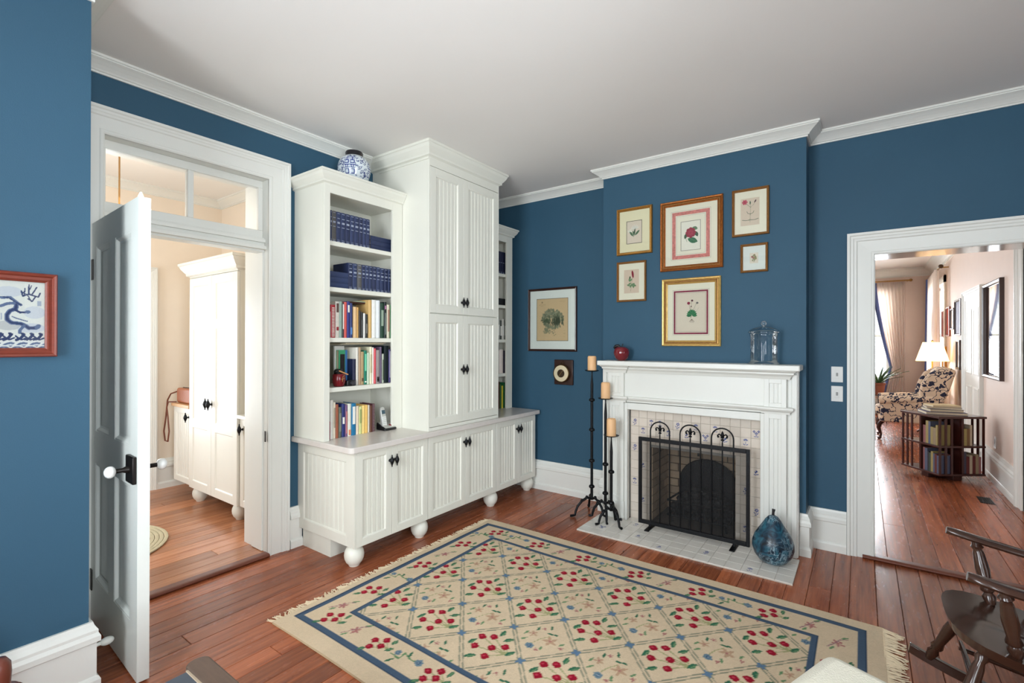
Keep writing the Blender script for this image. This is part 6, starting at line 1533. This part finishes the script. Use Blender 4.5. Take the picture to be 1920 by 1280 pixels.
# ---- revolving bookcase
RB = mat('dark_mahogany', (66,28,22), .32, noise=.3, nscale=18, coat=.2)
cx, cy, s2 = .722, 7.2, .245
rb = thing('revolving_bookcase', 'dark slatted revolving bookcase full of books by parlour wall', 'bookcase', (cx, cy, FZ), rz=R(36))
for nm, z0, z1, e in (('top', .697, .72, .012), ('shelf', .385, .405, .006), ('bottom', .085, .105, .006)): part(nm, MB().box(-s2-e, -s2-e, z0-FZ, s2+e, s2+e, z1-FZ), RB, rb, bevel=.003, local=True)
part('base', MB().box(-.19, -.045, 0, .19, .045, .05).box(-.045, -.19, 0, .045, .19, .05).lathe([(.06, .03), (.05, .065)], n=20), RB, rb, bevel=.004, local=True)
part('post', MB().box(-.03, -.03, .06, .03, .03, .68), RB, rb, local=True)
for zt0, zt1 in ((.105, .385), (.405, .697)):
    part('divider', MB().box(-s2+.02, -.006, zt0-FZ, s2-.02, .006, zt1-FZ).box(-.006, -s2+.02, zt0-FZ, .006, s2-.02, zt1-FZ), RB, rb, local=True)
    for side in range(4):
        M = Matrix.Rotation(R(90*side), 4, 'Z')
        for k, p in enumerate((-s2+.012, -s2+.075, -s2+.138, .008)): part('slat', MB().box(p-.011, -s2-.002, zt0-FZ, p+.011, -s2+.008, zt1-FZ, M), RB, rb, local=True)
BC = [(186,170,146), (150,132,104), (44,42,46), (150,100,98), (84,92,116), (158,142,88), (128,98,66), (98,40,38), (190,182,168), (60,74,60), (64,60,76)]
rnd = random.Random(5); kk = 0
Mrb = Matrix.Translation((cx, cy, FZ)) @ Matrix.Rotation(R(36), 4, 'Z')
words = ('cream', 'tan', 'charcoal', 'rose', 'slate blue', 'yellow', 'ochre', 'brick red', 'ivory', 'moss green', 'violet grey')
for tier, z in (('lower', .106), ('upper', .406)):
    for side in ((0, 1, 3) if tier == 'lower' else (0, 3)):
        M = Mrb @ Matrix.Rotation(R(90*side), 4, 'Z'); x = .03
        while x < s2-.03:
            w = rnd.uniform(.018, .034)
            if x+w > s2-.008: break
            h = rnd.uniform(.18, .25); i = rnd.randrange(len(BC)); c = BC[i]
            if tier == 'upper' and side == 0 and x > .1: break
            b = thing('book', '%s book in the %s tier of the revolving bookcase' % (words[i], tier), 'book', tuple(M @ Vector((x+w/2, -s2+.09, z-FZ))), 'books in the revolving bookcase', rz=R(36+90*side))
            part('cover', MB().box(-w/2, -.075, 0, -w/2+.002, .07, h).box(w/2-.002, -.075, 0, w/2, .07, h).box(-w/2, -.078, 0, w/2, -.073, h), mat('cover_%02x%02x%02x' % c, c, .6, noise=.12, nscale=40), b, local=True)
            part('pages', MB().box(-w/2+.002, -.073, .003, w/2-.002, .067, h-.004), PAGES, b, local=True)
            x += w+.001
z = .7205
for i, (w, d, h, c, a, nm) in enumerate(((.36, .27, .028, (96,86,120), 12, 'violet grey'), (.3, .23, .03, (54,52,62), 16, 'dark grey'), (.3, .22, .022, (150,140,140), 4, 'pale grey'), (.26, .2, .018, (222,196,140), 20, 'cream'))):
    b = thing('book', '%s book in the pile on top of the revolving bookcase' % nm, 'book', (cx+.0, cy-.02, z), 'pile on the revolving bookcase', rz=R(a))
    part('cover', MB().box(-w/2, -d/2, 0, w/2, d/2, .003).box(-w/2, -d/2, h-.003, w/2, d/2, h).box(-w/2, d/2-.003, 0, w/2, d/2, h), mat('cover_%02x%02x%02x' % c, c, .5, noise=.12, nscale=40), b, local=True)
    part('pages', MB().box(-w/2+.004, -d/2+.004, .003, w/2-.004, d/2-.003, h-.003), PAGES, b, local=True); z += h+.0005
b = thing('magazine_stack', 'stack of magazines and papers in the upper tier of the revolving bookcase', 'magazines', tuple(Mrb @ Vector((.15, .1, .387))), rz=R(36))
for k in range(9): part('magazine', MB().box(-.09, -.1, .012*k, .075+rnd.uniform(-.006, .01), .1+rnd.uniform(-.008, .008), .012*k+.011), mat(('pale_paper', 'tan_paper', 'orange_paper')[k % 3], ((214,200,170), (190,170,134), (206,150,90))[k % 3], .8), b, local=True)

# ---- wing chair in floral fabric
def floral_mat(name, base, ink):
    m = bpy.data.materials.new(name); m.use_nodes = True; N = m.node_tree.nodes; L = m.node_tree.links; b = N['Principled BSDF']; b.inputs['Roughness'].default_value = .9
    tc = N.new('ShaderNodeTexCoord'); nz = N.new('ShaderNodeTexNoise'); nz.inputs['Scale'].default_value = 14; L.new(tc.outputs['Object'], nz.inputs['Vector'])
    mv = N.new('ShaderNodeMix'); mv.data_type = 'RGBA'; mv.inputs[0].default_value = .09; L.new(tc.outputs['Object'], mv.inputs[6]); L.new(nz.outputs['Color'], mv.inputs[7])
    vo = N.new('ShaderNodeTexVoronoi'); vo.inputs['Scale'].default_value = 12; L.new(mv.outputs[2], vo.inputs['Vector'])
    c1 = N.new('ShaderNodeMath'); c1.operation = 'LESS_THAN'; c1.inputs[1].default_value = .34; L.new(vo.outputs['Distance'], c1.inputs[0])
    n2 = N.new('ShaderNodeTexNoise'); n2.inputs['Scale'].default_value = 9; n2.inputs['Detail'].default_value = 2; L.new(tc.outputs['Object'], n2.inputs['Vector'])
    su = N.new('ShaderNodeMath'); su.operation = 'SUBTRACT'; su.inputs[1].default_value = .5; L.new(n2.outputs['Fac'], su.inputs[0]); ab = N.new('ShaderNodeMath'); ab.operation = 'ABSOLUTE'; L.new(su.outputs[0], ab.inputs[0])
    c2 = N.new('ShaderNodeMath'); c2.operation = 'LESS_THAN'; c2.inputs[1].default_value = .02; L.new(ab.outputs[0], c2.inputs[0])
    mxm = N.new('ShaderNodeMath'); mxm.operation = 'MAXIMUM'; L.new(c1.outputs[0], mxm.inputs[0]); L.new(c2.outputs[0], mxm.inputs[1])
    mx = N.new('ShaderNodeMix'); mx.data_type = 'RGBA'; mx.inputs[6].default_value = (*lin(base), 1); mx.inputs[7].default_value = (*lin(ink), 1); L.new(mxm.outputs[0], mx.inputs[0]); L.new(mx.outputs[2], b.inputs['Base Color']); return m
FLO = floral_mat('floral_linen', (226,200,172), (42,44,66)); FLP = floral_mat('blue_white_cotton', (220,224,232), (110,126,170))
wx0, wx1, wy0, wy1 = .17, 1.04, 9.32, 10.02
wc = thing('wing_chair', 'wing armchair in cream fabric with navy flowers beside the lamp', 'chair', ((wx0+wx1)/2, (wy0+wy1)/2, FZ))
part('seat_base', MB().box(wx0+.04, wy0+.06, .3, wx1-.1, wy1-.06, .42), FLO, wc, bevel=.04, seg=4)
part('seat_cushion', MB().box(wx0, wy0+.13, .4, wx1-.22, wy1-.13, .53), FLO, wc, bevel=.05, seg=4)
bk = MB().prism([(.72, .42), (.9, .42), (1.06, 1.1), (1.0, 1.15), (.92, 1.14), (.86, 1.08)], wy0+.08, wy1-.08, 'y'); part('back', bk, FLO, wc, bevel=.04, seg=4)
for y0_, y1_ in ((wy0, wy0+.14), (wy1-.14, wy1)):
    part('arm', MB().prism([(wx0+.06, .3), (.92, .3), (.92, .66), (wx0+.1, .62), (wx0+.06, .58)], y0_+.02, y1_-.02, 'y'), FLO, wc, bevel=.03, seg=3)
    yc = (y0_+y1_)/2
    part('arm_roll', MB().tube([(wx0+.05, yc, .62), (wx0+.2, yc, .635), (.86, yc, .68)], [.07, .072, .06], 14), FLO, wc, smooth=60)
    part('wing', MB().prism([(.7, .66), (.96, .62), (1.05, .9), (1.1, 1.1), (1.04, 1.15), (.9, 1.13), (.78, 1.05), (.71, .9), (.68, .76)], y0_+.03, y1_-.04, 'y'), FLO, wc, bevel=.03, seg=3)
CAB = mat('dark_cherry_leg', (58,26,20), .3)
for y in (wy0+.1, wy1-.1):
    part('leg', MB().tube([(wx0+.1, y, .33), (wx0+.05, y, .26), (wx0+.04, y, .2), (wx0+.07, y, .1), (wx0+.06, y, .045), (wx0+.03, y, FZ+.012)], [.035, .034, .028, .017, .016, .024], 10), CAB, wc, smooth=60)
    part('leg', MB().tube([(wx1-.18, y, .33), (wx1-.14, y, .15), (wx1-.08, y, FZ+.005)], [.024, .02, .018], 8), CAB, wc, smooth=60)
t = thing('cushion', 'pale blue and white cushion resting in the wing chair', 'cushion', (.74, 9.67, .56), rz=0)
part('pad', MB().ball((0, 0, .2), .2, 20, 12, (.32, 1.05, 1.0), Matrix.Rotation(R(14), 4, 'Y')), FLP, t, smooth=180, local=True)

# ---- lamp on a side table
lx, ly = .93, 10.42
t = thing('side_table', 'round dark side table behind the wing chair', 'table', (lx-.02, ly, FZ))
part('top', MB().lathe([(.21, .66), (.215, .67), (.21, .685)], (lx-.02, ly, 0), 32), RB, t, smooth=40); part('column', MB().lathe([(.03, .08), (.022, .3), (.035, .5), (.02, .66)], (lx-.02, ly, 0), 16), RB, t, smooth=60)
for k in range(3): a = R(30+120*k); part('leg', MB().tube([(lx-.02, ly, .12), (lx-.02+.1*math.cos(a), ly+.1*math.sin(a), .1), (lx-.02+.19*math.cos(a), ly+.19*math.sin(a), FZ+.015)], .015, 8), RB, t, smooth=60)
def shade_mat():
    m = bpy.data.materials.new('lamp_shade_linen'); m.use_nodes = True; N = m.node_tree.nodes; L = m.node_tree.links; b = N['Principled BSDF']
    b.inputs['Base Color'].default_value = (*lin((244,226,190)), 1); b.inputs['Roughness'].default_value = .9; b.inputs['Emission Color'].default_value = (1, .8, .5, 1); b.inputs['Emission Strength'].default_value = 1.1
    tr = N.new('ShaderNodeBsdfTranslucent'); tr.inputs[0].default_value = (*lin((250,226,180)), 1); mx = N.new('ShaderNodeMixShader'); mx.inputs[0].default_value = .5
    L.new(b.outputs[0], mx.inputs[1]); L.new(tr.outputs[0], mx.inputs[2]); L.new(mx.outputs[0], N['Material Output'].inputs[0]); return m
t = thing('table_lamp', 'lit table lamp with cream coolie shade behind the wing chair', 'lamp', (lx, ly, .685))
part('base', MB().lathe([(.07, .686), (.075, .7), (.06, .715), (.085, .78), (.1, .88), (.09, .97), (.055, 1.03), (.05, 1.06)], (lx, ly, 0), 28), mat('celadon_glaze', (168,186,170), .2, noise=.3, nscale=14), t, smooth=60)
part('neck', MB().lathe([(.055, 1.06), (.06, 1.075), (.03, 1.09), (.012, 1.11), (.012, 1.53), (.02, 1.535), (.001, 1.56)], (lx, ly, 0), 20), BRS, t, smooth=60)
part('shade', MB().lathe([(.212, 1.215), (.12, 1.52)], (lx, ly, 0), 40, caps=False), shade_mat(), t, smooth=180)
bulb('lamp_light', (lx, ly, 1.36), 24, (1, .74, .42), .05)

# ---- plant on a stand by the window
px_, py_ = .25, 11.3
t = thing('plant_stand', 'thin black iron plant stand by the far window', 'plant stand', (px_, py_, FZ))
part('ring', MB().tube([(px_+.1*math.cos(a), py_+.1*math.sin(a), .54) for a in [k*math.pi/10 for k in range(20)]], .007, 6, closed=True), BLACK, t, smooth=60)
for k in range(3): a = R(90+120*k); part('leg', MB().tube([(px_+.1*math.cos(a), py_+.1*math.sin(a), .54), (px_+.07*math.cos(a), py_+.07*math.sin(a), .3), (px_+.14*math.cos(a), py_+.14*math.sin(a), FZ+.006)], .007, 6), BLACK, t, smooth=60)
t = thing('potted_plant', 'strap-leaved green plant in a clay pot by the far window', 'plant', (px_, py_, .55))
part('pot', MB().lathe([(.07, .548), (.085, .6), (.1, .73), (.112, .735), (.114, .77), (.1, .77), (.095, .74), (.001, .735)], (px_, py_, 0), 28), mat('clay_pot', (130,76,56), .7, noise=.2), t, smooth=40)
LFM = mat('plant_leaf', (62,96,52), .45, noise=.3, nscale=12); rnd = random.Random(8)
for k in range(18):
    a = rnd.uniform(0, 2*math.pi); L_ = rnd.uniform(.35, .6); el = rnd.uniform(.5, 1.35); 
    if k == 0: a, L_, el = R(8), .62, .75
    if k == 1: a, L_, el = R(-15), .55, 1.1
    pts = [(0, .74)]; n_ = 7
    for i in range(1, n_+1): f_ = i/n_; pts.append((L_*f_*math.cos(el)*(1), .74+L_*(math.sin(el)*f_-(.75 if k == 1 else .3)*f_*f_*(1.2-el*.4))))
    c, s = math.cos(a), math.sin(a); vs = []; fs = []
    for i, (r_, z_) in enumerate(pts):
        f_ = i/n_; w = .02*math.sin(math.pi*min(1, .2+.8*f_))+.002
        vs += [(px_+c*r_-s*w, py_+s*r_+c*w, z_+.004), (px_+c*r_, py_+s*r_, z_-.003), (px_+c*r_+s*w, py_+s*r_-c*w, z_+.004)]
    for i in range(n_): fs += [(3*i, 3*i+1, 3*i+4, 3*i+3), (3*i+1, 3*i+2, 3*i+5, 3*i+4)]
    o = part('leaf', MB().add(vs, fs), LFM, t, smooth=180); m = o.modifiers.new('solid', 'SOLIDIFY'); m.thickness = .002
